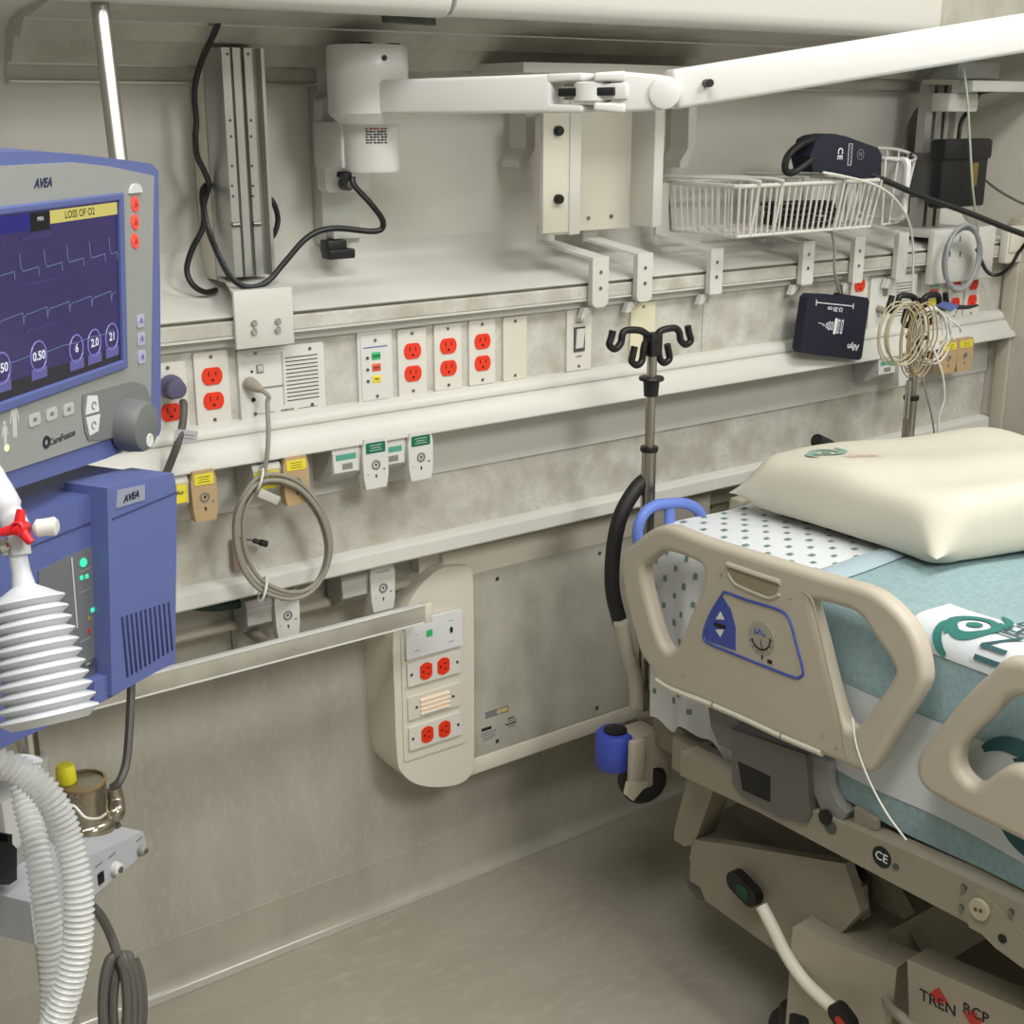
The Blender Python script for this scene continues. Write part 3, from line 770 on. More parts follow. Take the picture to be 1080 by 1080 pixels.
n = 24
rw = .0022
for i in range(n + 1):
    u = i / n
    finish('front_wire', MB().tube([(x0 + (x1 - x0) * u, yf_, zr), (x0 + ins + (x1 - x0 - 2 * ins) * u, yf_ + ins, zb2)], rw, wirem, 6), t)
for i in range(11):
    u = i / 11; y = yk + (yf_ - yk) * u; y2 = yk + (yf_ + ins - yk) * u
    finish('side_wire', MB().tube([(x0, y, zr), (x0 + ins, y2, zb2)], rw, wirem, 6), t)
    if i % 2 == 0:
        finish('side_wire', MB().tube([(x1, y, zr), (x1 - ins, y2, zb2)], rw, wirem, 6), t)
        finish('bottom_wire', MB().tube([(x0 + ins, y2, zb2), (x1 - ins, y2, zb2)], rw * .9, wirem, 6), t)
for i in range(14):
    u = (i + .5) / 14; x = x0 + ins + (x1 - x0 - 2 * ins) * u
    finish('bottom_wire', MB().tube([(x, yk, zb2), (x, yf_ + ins, zb2)], rw * .9, wirem, 6), t)
for i in range(0, 25, 2):
    u = i / 24; finish('back_wire', MB().tube([(x0 + (x1 - x0) * u, yk, zr), (x0 + ins + (x1 - x0 - 2 * ins) * u, yk, zb2)], rw, wirem, 6), t)
for px in (762, 866, 725): # divider loops across the top
    xq_ = x0 + (x1 - x0) * ((px - 700) / 240)
    finish('divider_loop', MB().tube(spline([(xq_ - .06, yk, zr + .012), (xq_ - .02, yf_ + .06, zr + .012), (xq_, yf_ - .002, zr + .009), (xq_ + .005, yf_ - .004, zr - .004), (xq_ + .003, yf_ + ins * .9, zb2)], 5), .003, wirem, 6), t)
# raised right end of the basket
rim_ = [Wy(925, 156, -.07), Wy(948, 158, -.08), Wy(965, 165, -.12), Wy(960, 170, -.2), Wy(934, 167, -.24)]
low_ = [Wy(934, 232, -.08), Wy(944, 231, -.085), Wy(951, 229, -.12), Wy(946, 234, -.2), Wy(930, 237, -.235)]
finish('end_rim', MB().tube(spline(rim_, 4), .0036, wirem, 6), t)
finish('end_rim', MB().tube(spline(low_, 4), .0030, wirem, 6), t)
for k, (p_, q_) in enumerate(zip(spline(rim_, 2), spline(low_, 2))): finish('end_wire', MB().tube([p_, q_], rw, wirem, 6), t)
strap(t, 757, 262, 310, 13, -.04, zr, rnd=False)
strap(t, 854, 254, 300, 12, -.04, zr, rnd=False)
for px, l in ((908, 0), (954, 0)):
    strap(t, px, 250 - (px - 908) * .1, 298 - (px - 908) * .1, 10.5, -.04, zr, rnd=False, holes=px < 930)
# things in the basket
q = Wy(932, 196, -.17)
tt = thing('tray', 'white framed tray standing on end in the wire basket', 'tray', (x1 - .035, -.16, zb2 + .006))
fr = rrect(.13, Wy(935, 162, -.17).z - zb2 - .01, .018, 5)
zc = (Wy(935, 162, -.17).z + zb2) / 2
xt_ = Wy(937, 197, -.2).x
M = frame((xt_, -.185, zc), (0, -1, 0), (0, 0, 1))
mb = MB(M).addmesh(holed([fr, [(x * .84, y * .88) for x, y in fr]], .004, .003), white); finish('rim', mb, tt)
mb = MB(M).prism([(x * .86, y * .9, -.002) for x, y in fr], (0, 0, .003), paleg); finish('base_panel', mb, tt)
mb = MB(); pts = []
for k in range(5):
    ph = k * .9
    for j in range(14):
        a = 2 * PI * j / 14
        pts.append(Vector(((x0 + x1) / 2 + .06 + .085 * math.cos(a) + .01 * math.sin(ph), -.165 + .055 * math.sin(a), zb2 + .012 + k * .009 + .003 * math.sin(a + ph))))
mb.tube(pts, .0042, black, 7)
solo('coiled_cord', mb, 'black cord coiled up inside the wire basket', 'cord')

# navy cuff draped over the basket
q0 = Wy(866, 150, -.19)
t = thing('pressure_cuff', 'navy blood pressure cuff folded over the top of the wire basket', 'blood pressure cuff', Wy(895, 188, -.2))
ol = [(861, 147), (868, 143), (880, 141), (893, 144), (926, 156), (930, 163), (929, 188), (926, 191), (900, 186), (876, 182), (858, 182), (854, 165)]
pts = [Wy(x, y, -.235) for x, y in ol]
finish('cuff_body', MB().prism(pts, (0, .05, 0), navy, .009, 3), t)
MC = frame(Wy(886, 162, -.2358), (1, 0, -.04), (.05, 0, 1))
mb = MB().text('CE', .020, whiteink, MC @ Matrix.Rotation(-PI / 2, 4, 'Z'), ext=.0006)
finish('printed_mark', mb, t)
mb = MB(); q = Wy(896.5, 163, -.2358)
mb.addmesh(holed([rrect(.011, .042, .001), rrect(.0095, .0405, .001)], .0004, 0), whiteink, WALLF(q))
for k in range(9): mb.box((q.x - .003 + (k % 2) * .004, -.236, q.z - .017 + k * .0042), (.003, .0005, .0028), grayink)
finish('printed_box', mb, t)
q = Wy(907.5, 163, -.2358)
mb = MB().addmesh(holed([[(.0105 * math.cos(a), .0105 * math.sin(a)) for a in [2 * PI * k / 28 for k in range(28)]], [(.0092 * math.cos(a), .0092 * math.sin(a)) for a in [2 * PI * k / 28 for k in range(28)]]], .0004, 0), grayink, WALLF(q))
mb.text('N', .013, grayink, WALLF(q), ext=.0005); finish('printed_circle', mb, t)
for dy, r in ((0, .007), (.028, .006)):
    finish('tube_loop', MB().tube(spline([Wy(868, 146, -.22 + dy), Wy(848, 150, -.23 + dy), Wy(832, 163, -.235 + dy), Wy(828, 178, -.235 + dy), Wy(836, 182, -.235 + dy), Wy(856, 168, -.23 + dy), Wy(866, 160, -.22 + dy)], 6), r, black, 8), t)
cable('air_hose', [Wy(912, 182, -.225), Wy(935, 191, -.245), Wy(970, 206, -.27), Wy(1020, 224, -.30), Wy(1060, 240, -.33), Wy(1090, 252, -.35), Vector((XR - .004, -.36, 1.20))], .0062, blackr, 'thick black air hose running from the navy cuff past the far column', 'hose')
# hanging cuff
t = thing('pressure_cuff', 'navy blood pressure cuff hanging flat in front of the outlets, with white print', 'blood pressure cuff', Wy(880, 378, -.215))
ol = [(852, 314), (856, 310), (880, 311), (887, 312), (889, 310), (915, 314), (917, 318), (909, 377), (906, 380), (846, 372), (844, 368), (848, 340)]
yh = -.21
finish('cuff_body', MB().prism([Wy(x, y, yh) for x, y in ol], (0, .022, 0), navy, .006, 3), t)
yt = yh - .0004
mb = MB(); A = Wy(861, 319, yt); B = Wy(900, 323, yt)
mb.tube([A, B], .0011, whiteink, 5)
finish('measuring_line', mb, t)
for q in (A, B): finish('line_end', MB().tube([q + Vector((0, 0, .006)), q - Vector((0, 0, .006))], .0011, whiteink, 5), t)
u = (B - A).normalized(); v = u.cross(Vector((0, 1, 0))); v = Vector((0, 0, 1)) - u * u.z
finish('printed_size', MB().text('12-20 cm', .013, whiteink, frame(Wy(881, 326, yt), -u, -v), ext=.0005), t)
MT = frame(Wy(880, 344, yt), u, v)
mb = MB(MT)
for i, (x, h) in enumerate(((-.034, .004), (-.024, .012), (-.016, .018), (-.007, .017), (.003, .034), (.013, .030), (.024, .030))):
    wd = .0085 if i == 4 else .006
    if i == 4: mb.prism([(x + a, b, 0) for a, b in rrect(wd, h, wd * .45)], (0, 0, .0007), whiteink)
    else: mb.addmesh(holed([[(x + a, b) for a, b in rrect(wd, h, min(wd, h) * .45)], [(x + a, b) for a, b in rrect(wd * .62, h * .78, min(wd * .62, h * .78) * .45)]], .0005, 0), whiteink)
mb.tube([(-.052, .004, .0003), (-.036, .002, .0003)], .0009, whiteink, 5)
finish('printed_icon', mb, t)
finish('printed_name', MB().text('Allyn', .019, whiteink, frame(Wy(899.5, 366, yt), -u, -v), ext=.0005, bold=.0002), t)
finish('hose_connector', MB().cyl(Wy(887, 312, yh + .01), Wy(886, 300, yh + .01), .005, dgray, 12, .001), t)
cable('sensor_cable', [Wy(877, 243, -.21), Wy(880, 262, -.215), Wy(880, 284, -.21), Wy(884, 302, -.205), Wy(887, 312, -.2)], .0026, cableg, 'thin gray cable dropping from the wire basket to the hanging navy cuff')
cable('sensor_cable', [Wy(868, 182, -.262), Wy(890, 186, -.268), Wy(920, 194, -.27), Wy(940, 206, -.265), Wy(955, 226, -.25), Wy(962, 250, -.23), Wy(963, 285, -.21), Wy(962, 318, -.2)], .0026, cablew, 'white cable running along the basket rim and down behind the far drip pole')

# ------------------------------------------------------------------ far column with black box
p = Wy(985, 243, -.10)
t = thing('equipment_channel', 'far aluminium equipment channel at the right end of the service panel', 'channel', p)
xa = Wy(973, 160, -.11).x; xb = Wy(996, 160, -.11).x; zt = 1.60; zb_ = p.z
w = xb - xa
pl = [(xa, -.11), (xa + w * .3, -.11), (xa + w * .3, -.10), (xa + w * .42, -.10), (xa + w * .42, -.112), (xa + w * .7, -.112), (xa + w * .7, -.10), (xa + w * .82, -.10), (xa + w * .82, -.114), (xb, -.114), (xb, -.088), (xa, -.088)]
finish('channel', MB().prism([(x, y, zb_) for x, y in pl], (0, 0, zt - zb_), alu), t)
finish('wall_mount', MB().box2((xa + .012, -.09, zb_), (xb, -.002, zb_ + .04), grayp, .002), t)
finish('side_rail', MB().box2((xb + .001, -.10, zb_ + .18), (xb + .045, -.06, zt - .02), mat('dim_aluminium', '85837d', .5, .4), .003), t)
q0 = Wy(1000, 92, -.15); 
finish('upper_arm', MB().box2((Wy(1022, 90, -.19).x, -.20, Wy(1040, 97, -.19).z), (XR - .01, -.165, Wy(1040, 85, -.19).z), mat('arm_light_gray', 'bdbdb8', .4), .003), t)
q1 = Wy(1000, 98, -.15); q2 = Wy(1029, 118, -.15)
finish('arm_bracket', MB().box2((q1.x, -.155, q2.z), (q2.x, -.10, q1.z), cream, .004), t)
q1 = Wy(1003, 64, -.17); q2 = Wy(1046, 84, -.17)
finish('joint_block', MB().box2((q1.x, -.19, q2.z), (q2.x, -.12, q1.z), midgray, .004), t)
finish('rail_clamp', MB().box2((xa - .03, -.185, 1.17), (xb + .12, -.168, 1.29), cream, .003).box2((xa - .01, -.17, 1.27), (xb + .06, -.03, 1.29), cream, .003), t)
for px in (1002, 1013):
    for py in (252, 268):
        q = Wy(px, py, -.186); finish('slot', MB().box((q.x, -.1853, q.z), (.004, .001, .012), dgray), t)
t = TBX = thing('transformer_box', 'black plastic box with small amber label on the far column', 'power box', Wy(1016, 220, -.17))
a = Wy(997, 147, -.20); b = Wy(1038, 217, -.20)
finish('case', MB().box2((a.x, -.20, b.z), (b.x, -.168, a.z), black, .006), t)
finish('lid', MB().box2((a.x - .004, -.206, a.z - .045), (b.x + .004, -.164, a.z), black, .008), t)
q = Wy(1028, 184, -.2005); finish('amber_label', MB().box((q.x, -.2003, q.z), (.022, .001, .05), mat('amber_label', '6d5a2a', .6), .0002), t)
finish('mount', MB().box2((a.x + .01, -.17, b.z + .02), (a.x + .04, -.10, a.z - .03), dgray, .003), t)
finish('power_cord', MB().tube(spline([Wy(1011, 147, -.15), Wy(1014, 128, -.14), Wy(1022, 116, -.13), Wy(1030, 104, -.13), Wy(1034, 98, -.13), Wy(1050, 95, -.14)]), .005, black), TBX)
cable('sensor_cable', [Wy(1016, 72, -.20), Wy(1020, 100, -.212), Wy(1023, 150, -.216), Wy(1026, 200, -.216), Wy(1032, 245, -.19)], .0026, mat('pale_green_cable', 'a9b0a0', .5), 'thin pale cable hanging down across the front of the black box')
finish('power_cord', MB().tube(spline([Wy(1039, 190, -.15), Wy(1055, 202, -.17), Wy(1075, 213, -.2), Wy(1090, 220, -.23), Vector((XR - .002, -.25, 1.26))]), .003, dgray), TBX)
pts = []
for k in range(5):
    o_ = k * 4.2
    seq = [(974, 112), (966 + o_ * .3, 118), (956 + o_ * .6, 140), (951 + o_, 168), (951 + o_, 200), (955 + o_ * .8, 226), (965, 240), (974, 236)]
    pts += [Wy(x_, y_, -.045 - .004 * k) for x_, y_ in (seq if k % 2 == 0 else seq[::-1])]
solo('cable_coil', MB().tube(spline(pts, 3), .0042, mat('coil_gray', '77756e', .5), 7), 'dark gray cable coil hanging behind the right end of the wire basket', 'cable')
pts = []
for k in range(3):
    for j in range(24):
        a = 2 * PI * j / 24 + .6
        pts.append(Wy(1015, 272, -.215 - k * .006) + Vector(((.066 - k * .003) * math.cos(a), 0, (.066 + k * .003) * math.sin(a))))
solo('hose_coil', MB().tube(pts, .0052, mat('gray_hose', '8f9294', .45), 8), 'gray hose coil hung on the rail clamp of the far column', 'hose')
cable('loose_cable', [Wy(1030, 262, -.2), Wy(1040, 285, -.22), Wy(1052, 290, -.24), Wy(1066, 280, -.27), Wy(1076, 264, -.28), Wy(1088, 258, -.3), Vector((XR - .003, -.31, 1.20))], .0042, black, 'black cord curving in front of the right wall beside the gray hose coil', 'cord')
t = thing('supply_box', 'small cream box at the right end of the rail beside the gray hose coil', 'box', Wy(1048, 285, -.16))
finish('case', MB().box2((2.78, -.19, 1.20), (2.845, -.168, 1.285), ivory, .004), t)
finish('lid', MB().box2((2.785, -.1945, 1.225), (2.84, -.1895, 1.275), ivory, .003), t)

# ------------------------------------------------------------------ call cord coil
t = thing('nurse_call_coil', 'coiled gray call cable hanging from the intercom plate', 'call cord', Wy(300, 635, -.19))
b0 = Wy(262, 404, YP - .009)
finish('plug', MB().lathe([(0, 0), (.0105, 0), (.011, .004), (.0105, .012), (.008, .020), (.0055, .03), (.004, .034), (0, .034)], mat('cord_plug', '9a9384', .5), b0, (.28, -1, -.25), 18), t)
e = b0 + Vector((.28, -1, -.25)).normalized() * .032
cpts = [e, e + Vector((.008, -.006, -.01)), Wy(282, 425, -.185), Wy(283, 455, -.20), Wy(281, 485, -.205), Wy(276, 503, -.20)]
# loops: measured outline of the hanging coil
loop = [(276, 502), (262, 513), (250, 535), (247, 562), (253, 593), (268, 617), (290, 629), (312, 632), (331, 624), (345, 605), (351, 580), (347, 553), (336, 530), (318, 510), (297, 501)]
lc = Vector((299, 566))
def lp(k, j, s, dx, dy, y):
    x, y_ = loop[j % len(loop)]
    return Wy(lc.x + (x - lc.x) * s + dx, lc.y + (y_ - lc.y) * s + dy, y)
pts = []
par = [(1.0, 0, 0, -.192), (.90, -5, 2, -.196), (1.02, 1, 1, -.203), (.86, 4, -4, -.2), (.95, -1, 3, -.207)]
for k, (s, dx, dy, y) in enumerate(par):
    for j in range(len(loop)): 
        f = j / len(loop); nx = par[min(k + 1, len(par) - 1)]
        pts.append(lp(k, j, s + (nx[0] - s) * f, dx + (nx[1] - dx) * f, dy + (nx[2] - dy) * f, y + (nx[3] - y) * f))
finish('cord', MB().tube(spline(cpts + pts, 4), .0036, cableg, 8), t)
q = Wy(263, 540, -.15)
e2 = Wy(262, 569, -.165)
finish('dark_stub', MB().cyl(Wy(260, 569, -.14), Wy(268, 570, -.145), .0016, dgray, 8).cyl(Wy(267, 570, -.145), Wy(274, 572, -.148), .0042, black, 12, .001).cyl(Wy(274, 572, -.148), Wy(282, 574, -.15), .0055, black, 12, .001), t)  # thin dark pin and two black cylinders in line, inside the coil
def tie(px, py, y, r):
    c_ = Wy(px, py, y); return [c_ + Vector((r * .3 * math.cos(a) + r * .4 * math.sin(a), r * math.cos(a), r * math.sin(a))) for a in [2 * PI * k / 14 for k in range(14)]]
for px, py in ((273, 505), (277, 622)): finish('tie', MB().tube(tie(px, py, -.197, .019), .0022, whitep, 6, closed=True), t)
q = Wy(284, 524, -.212)
finish('tag', MB().box((0, 0, 0), (.038, .0012, .014), mat('clear_tag', 'bdbab0', .3), .0004, M=Matrix.Translation(q) @ Matrix.Rotation(.55, 4, 'Y')), t)
p = Wy(252, 590, -.13)
mb = MB().box2((p.x - .012, -.135, p.z - .02), (p.x + .014, -.122, p.z + .035), mat('plum_pendant', '8c7a70', .5), .004); 
solo('call_pendant', mb, 'small mauve pendant behind the left side of the gray cord coil', 'pendant')

# ------------------------------------------------------------------ chrome equipment rail
A = Wy(452, 647, -.175); B = Wy(120, 722, -.175)
zr_ = (A.z + Wy(300, 682, -.175).z) / 2
t = thing('equipment_rail', 'polished steel equipment rail below the service panel', 'rail', (.9, -.175, zr_))
hh = .0165
mb = MB().box2((.15, -.180, zr_ - hh), (A.x, -.168, zr_ + hh), mat('polished_rail', 'c2bfb4', .3, .25, col2='a9a598', scale=(9, 9, 14)), .002)
finish('bar', mb, t)
for s_ in (1, -1): finish('rail_edge', MB().box2((.15, -.1812, zr_ + s_ * hh - .0018), (A.x - .012, -.167, zr_ + s_ * hh + .0012), white, .0006), t)
finish('end_cap', MB().box2((A.x - .012, -.183, zr_ - hh - .002), (A.x + .004, -.165, zr_ + hh + .002), ivory, .003), t)
for px in (250, 20):
    q = Wy(px, 665, -.02)
    finish('standoff', MB().cyl((q.x - .0, 0, zr_), (q.x, -.17, zr_), .010, mat('dull_standoff', '8f8a7c', .45), 14), t)

# ------------------------------------------------------------------ rounded service box under the panel
p = Wy(460, 830, -.05)
t = SB = thing('service_box', 'rounded cream wall box with red outlets and wide mottled panel beside it', 'wall box', p)
ysb = -.105
x0 = Wy(417, 715, ysb).x; x1 = Wy(499, 700, ysb).x; zt = .745; zb = Wy(460, 829, ysb).z
zl = Wy(425, 800, ysb).z
# plan profile lofted: a big rounded box
cxs = (x0 + x1) / 2; ws = x1 - x0
hol = [(415, 668), (426, 645), (440, 622), (452, 609), (461, 602), (472, 598), (490, 597), (496, 600), (499, 614), (500, 700), (500, 800), (497, 816), (488, 825), (475, 829), (455, 830), (437, 826), (425, 816), (419, 800), (416, 730)]
hol = [(p_.x, p_.y) for p_ in spline([(x_, y_, 0) for x_, y_ in hol], 3, True)]
mb = MB().prism([(Wy(x_, y_, ysb).x, 0, Wy(x_, y_, ysb).z) for x_, y_ in hol], (0, ysb, 0), ivory, .018, 4)
finish('housing', mb, t)
# top neck that runs up behind the lower lip
finish('neck', MB().prism([(x0 + .075, 0, zt - .05), (x1, 0, zt - .05), (x1, -.075, zt - .05), (x0 + .075, -.075, zt - .05)], (0, 0, .085), ivory, .008, 3), t)
wi = ws * .74
finish('recess_frame', MB().prism(wl(rrect(wi + .012, .262, .006, cx=cxs - .004, cy=.502), ysb), (0, -.003, 0), ivory, .0015), t)
# panel to the right
ypn = -.088
px0 = x1 - .004; px1 = 1.93
pzt = Wy(500, 605, ypn).z; pzb = Wy(505, 797, ypn).z
finish('side_cabinet', MB().box2((px0 - .05, ypn, pzb - .035), (px1 + .02, 0, pzt + .055), ivory, .006, 3), t)
finish('panel', MB().prism(wl(rrect(px1 - px0, pzt - pzb, .008, cx=(px0 + px1) / 2, cy=(pzt + pzb) / 2), ypn), (0, -.002, 0), mottd, .0008), t)
screws(t, [(Wy(a_, b_, ypn).x, ypn - .002, Wy(a_, b_, ypn).z) for a_, b_ in ((523.5, 610), (631.5, 583), (628.5, 746), (523.5, 781))], .0042, chrome)
finish('lower_edge', MB().box2((px0, ypn - .004, pzb - .036), (px1 + .02, ypn + .01, pzb - .002), ivory, .002), t)
q = Wy(524, 751, ypn - .0022)
mb = MB().addmesh(holed([rrect(.056, .013, .0005), rrect(.054, .011, .0005)], .0002, 0), ink, WALLF(q)).box((q.x - .013, ypn - .0021, q.z), (.026, .0003, .0095), grayink)
mb.box((q.x + .014, ypn - .0021, q.z), (.024, .0003, .0095), mat('tape_label', 'b9ac7e', .5)); finish('rating_plate', mb, t)
q = Wy(515, 772, ypn - .0022)
mb = MB().box((q.x - .004, ypn - .0021, q.z + .008), (.024, .0003, .007), ink)
for k in range(4): mb.box((q.x + .002 - .003 * (k % 2), ypn - .0021, q.z - .001 - k * .005), (.038 - .004 * k, .0003, .0022), grayink)
finish('maker_label', mb, t)
q = Wy(539, 761, ypn - .0022)
mb = MB()
for k in range(4): mb.box((q.x + .002 * (k % 2), ypn - .0021, q.z + .008 - k * .006), (.016 + .006 * (k % 3), .0003, .0028), grayink if k % 2 else ink)
finish('caution_label', mb, t)
# modules
zrows = [Wy(457, y, ysb).z for y in (667, 703, 738.5, 770)]
xm = cxs - .006; wm = ws * .68
tm = thing('night_light_switch', 'white switch module with a small green square at the top of the rounded wall box', 'switch', (xm, ysb, zrows[0]))
hm = Wy(457, 648, ysb).z - Wy(457, 687, ysb).z
finish('faceplate', MB().prism(wl(rrect(wm + .006, hm * .98, .003, cx=xm, cy=zrows[0]), ysb - .003), (0, -.008, 0), mat('cool_white_plate', 'd6d7d8', .35), .002), tm)
finish('green_mark', MB().box((xm - .012, ysb - .0113, zrows[0] + .006), (.013, .0008, .013), greenb), tm)
finish('toggle', MB().box((xm + .036, ysb - .0125, zrows[0] + .002), (.005, .004, .010), black, .001), tm)
mb = MB()
for dx, dz, w_ in ((-.04, -.022, .010), (.036, -.022, .010), (-.04, .01, .003), (.036, .02, .008)): mb.box((xm + dx, ysb - .0112, zrows[0] + dz), (w_, .0005, .0012), grayink)
finish('lettering', mb, tm)
for i, l in ((1, 'upper pair of red outlets in a flat plate on the rounded wall box'), (3, 'lowest pair of red outlets in a flat plate on the rounded wall box')):
    o_ = duplex((xm, ysb - .003, zrows[i]), l, w=.047, h=wm, horiz=True)
tm = thing('night_light', 'glowing amber night light behind louvres on the rounded wall box', 'night light', (xm, ysb, zrows[2]))
finish('faceplate', MB().prism(wl(rrect(wm, .047, .002, cx=xm, cy=zrows[2]), ysb - .003), (0, -.004, 0), ivory, .0015), tm)
finish('diffuser', MB().box((xm, ysb - .0072, zrows[2]), (.062, .001, .030), mat('night_glow', 'd9c8a8', .4, emit=.42, ecol='ffa860')), tm)
l_ = None
for k in range(4):
    finish('louvre', MB().prism([(xm - .033, ysb - .007, zrows[2] + .012 - k * .009), (xm + .033, ysb - .007, zrows[2] + .012 - k * .009), (xm + .033, ysb - .011, zrows[2] + .009 - k * .009), (xm - .033, ysb - .011, zrows[2] + .009 - k * .009)], (0, 0, .0022), ivory), tm)
screws(tm, [(xm - .041, ysb - .007, zrows[2]), (xm + .041, ysb - .007, zrows[2])])
# ------------------------------------------------------------------ bed
XG = 1.42
BED = t = thing('hospital_bed', 'beige hospital bed with raised side guards standing head first against the service wall', 'bed', (1.93, -1.35, 0))
XC = 1.935
def gy(pts, X=XG): return [(-Wx(a, b, X).y, Wx(a, b, X).z) for a, b in pts]      # local plane: x = -y world, y = z
def sm(lp, n=4): 
    return [(p.x, p.y) for p in spline([(a, b, 0) for a, b in lp], n, True)]
GM = Matrix(((0, 0, -1, XG), (-1, 0, 0, 0), (0, 1, 0, 0), (0, 0, 0, 1)))           # local z points to -x (towards the viewer's side)
outer = [(662, 606), (661, 592), (667, 579), (690, 559), (707, 554), (723, 558), (754, 570), (817, 589), (880, 608), (924, 621), (953, 643), (972, 671), (981, 706), (977, 728), (950, 770), (932, 800), (922, 812), (908, 808),
         (868, 791), (824, 772), (754, 740), (713, 725), (699, 714), (689, 698), (681, 685), (668, 640)]
holeL = [(684, 600), (690, 591), (707, 580), (735, 588), (748, 597), (748, 614), (735, 646), (723, 676), (716, 685), (707, 682), (698, 662), (687, 622)]
holeR = [(862, 637), (868, 632), (890, 637), (912, 646), (928, 668), (949, 700), (946, 716), (925, 747), (910, 765), (902, 767), (894, 755), (884, 723), (872, 675)]
me = holed([sm(gy(outer)), sm(gy(holeL)), sm(gy(holeR))], .005, .011, 4)
g = GD = finish('side_guard', MB(GM).addmesh(me, tan), t)
def gpl(px, py, off=.0165): # point on the outer face of the guard
    return Wx(px, py, XG - off)
# moulded step lines, slot and lower tube
def gtube(name, pts, r, m, off=.0162, n=4, closed=False, par=None):
    return finish(name, MB().tube(spline([gpl(a, b, off) for a, b in pts], n, closed), r, m, 8, closed), par or GD)
gtube('grip_ridge', [(767, 595), (790, 603), (823, 614)], .0045, tan, .017)
finish('grip_recess', MB().prism([gpl(*q, .0150) for q in ((768, 599), (822, 617), (821, 627), (810, 628), (776, 614), (770, 607))], (-.0022, 0, 0), mat('recess_shade_beige', '8d836e', .5), .0008), GD)  # thin patch on the face; the recess shade is put into its darker beige
gtube('grip_edge', [(768, 604), (776, 616), (800, 627), (812, 631), (822, 627)], .003, tan, .0165)
gtube('lower_tube', [(694, 716), (713, 727), (754, 743), (790, 758.5), (824, 774.5), (868, 793)], .0075, ivory, .010, 3)
for a, b in ((754, 741), (826, 774)):
    gtube('tube_joint', [(a - .7, b - .4 + 1.5), (a + .7, b + .4 + 1.5)], .0079, midgray, .010, 1)
gtube('moulding_line', [(846, 624), (856, 632), (862, 655), (872, 700), (885, 755), (893, 800)], .0016, mat('seam_beige', '9a907b', .5), .0158)
for a, b in ((761, 606), (834, 630), (721, 712), (868, 775), (882, 789)): finish('pin', MB().cyl(gpl(a, b, .0145), gpl(a, b, .0172), .0026, mat('pin_brown', '7d735f', .5), 10), GD)
# control panel: blue outline, blue switch patch, dial
cp = [(761, 628), (766, 625), (785, 632), (815, 641), (828, 647), (834, 657), (840, 680), (847, 707), (844, 714), (836, 714), (800, 700), (760, 684), (745, 677), (742, 669), (748, 650)]
finish('panel_outline', MB().tube(spline([gpl(a, b, .0166) for a, b in cp], 4, True), .0022, bluei, 6, True), GD)
bp = [(759, 629), (763, 630), (771, 643), (776, 662), (776, 686), (745, 675), (743, 669), (750, 650)]
finish('switch_patch', MB().prism([gpl(a, b, .0160) for a, b in bp], (-.0010, 0, 0), bluei), GD)
mb = MB()
for y0, sgn in ((650, 1), (667, -1)):
    c_ = Vector((759.5, y0)); 
    mb.prism([gpl(*q, .0168) for q in ((c_.x - 4.5, c_.y + 3 * sgn), (c_.x + .5, c_.y - 5 * sgn), (c_.x + 4.5, c_.y + 3.4 * sgn))], (-.001, 0, 0), white)
mb.prism([gpl(*q, .0168) for q in ((754, 656), (766, 660), (765, 664), (753, 660))], (-.001, 0, 0), black)
finish('up_down_arrows', mb, GD)
dc = gpl(803, 673, .0165)
MD = GM.copy(); MD.translation = dc
finish('angle_dial', MB(MD).lathe([(0, -.001), (.027, -.001), (.027, .0008), (.0265, .0012), (0, .0012)], mat('dial_gray', '9b9588', .45), (0, 0, 0), (0, 0, 1), 36), GD)
mb = MB(MD)
arc = [(.019 * math.cos(a), .019 * math.sin(a) + .001, .0014) for a in [math.radians(200 + 175 * k / 16) for k in range(17)]]
mb.tube(arc, .0014, black, 5)
for k in range(7):
    a = math.radians(205 + 27 * k); mb.tube([(.021 * math.cos(a), .021 * math.sin(a), .0014), (.025 * math.cos(a), .025 * math.sin(a), .0014)], .0006, ink, 4)
mb.tube([(0, -.003, .0016), (.004, -.017, .0016)], .0009, ink, 4)
mb.tube(spline([(-.012, .012, .0015), (-.013, .006, .0015), (-.006, .007, .0015), (-.004, .013, .0015), (.002, .008, .0015), (.010, .007, .0015)], 4), .0013, bluei, 5)
mb.box((.020, -.032, .0004), (.009, .006, .001), ink).box((.004, -.029, .0004), (.002, .010, .001), ink)
finish('dial_marks', mb, GD)
# foot guard (only its head end is in the frame; carries on along the bed)
fo = gy([(1080, 693), (1049, 709), (1019, 738), (990, 774), (976, 793), (973, 810), (983, 830), (1019, 851), (1080, 881)])
y_e = 1.78
fo = fo + [(y_e - .05, .645), (y_e, .70), (y_e - .02, .80), (y_e - .09, .875), (y_e - .2, .90), (1.32, .90)]
fh = gy([(1080, 731), (1053, 752), (1025, 778), (1017, 793), (1018, 810), (1032, 825), (1045, 822), (1080, 806)])
fh = fh + [(1.30, .735), (1.34, .80), (1.34, .855), (1.28, .866)]
fh2 = [(1.50, .86), (1.62, .86), (1.71, .80), (1.70, .73), (1.62, .70), (1.54, .70)]
finish('side_guard', MB(GM).addmesh(holed([sm(fo), sm(fh), sm(fh2)], .005, .012, 4), tan), t)
# same pair on the far side
GM2 = GM.copy(); GM2.translation = Vector((2 * XC - XG, 0, 0))
me = holed([sm(gy(outer)), sm(gy(holeL)), sm(gy(holeR))], .005, .011, 3)
LOWER = Matrix.Translation((0, 0, -.30)) @ GM2
o_ = finish('side_guard', MB(LOWER).addmesh(me, tan), t); o_['label'] = 'far side guard, folded down'
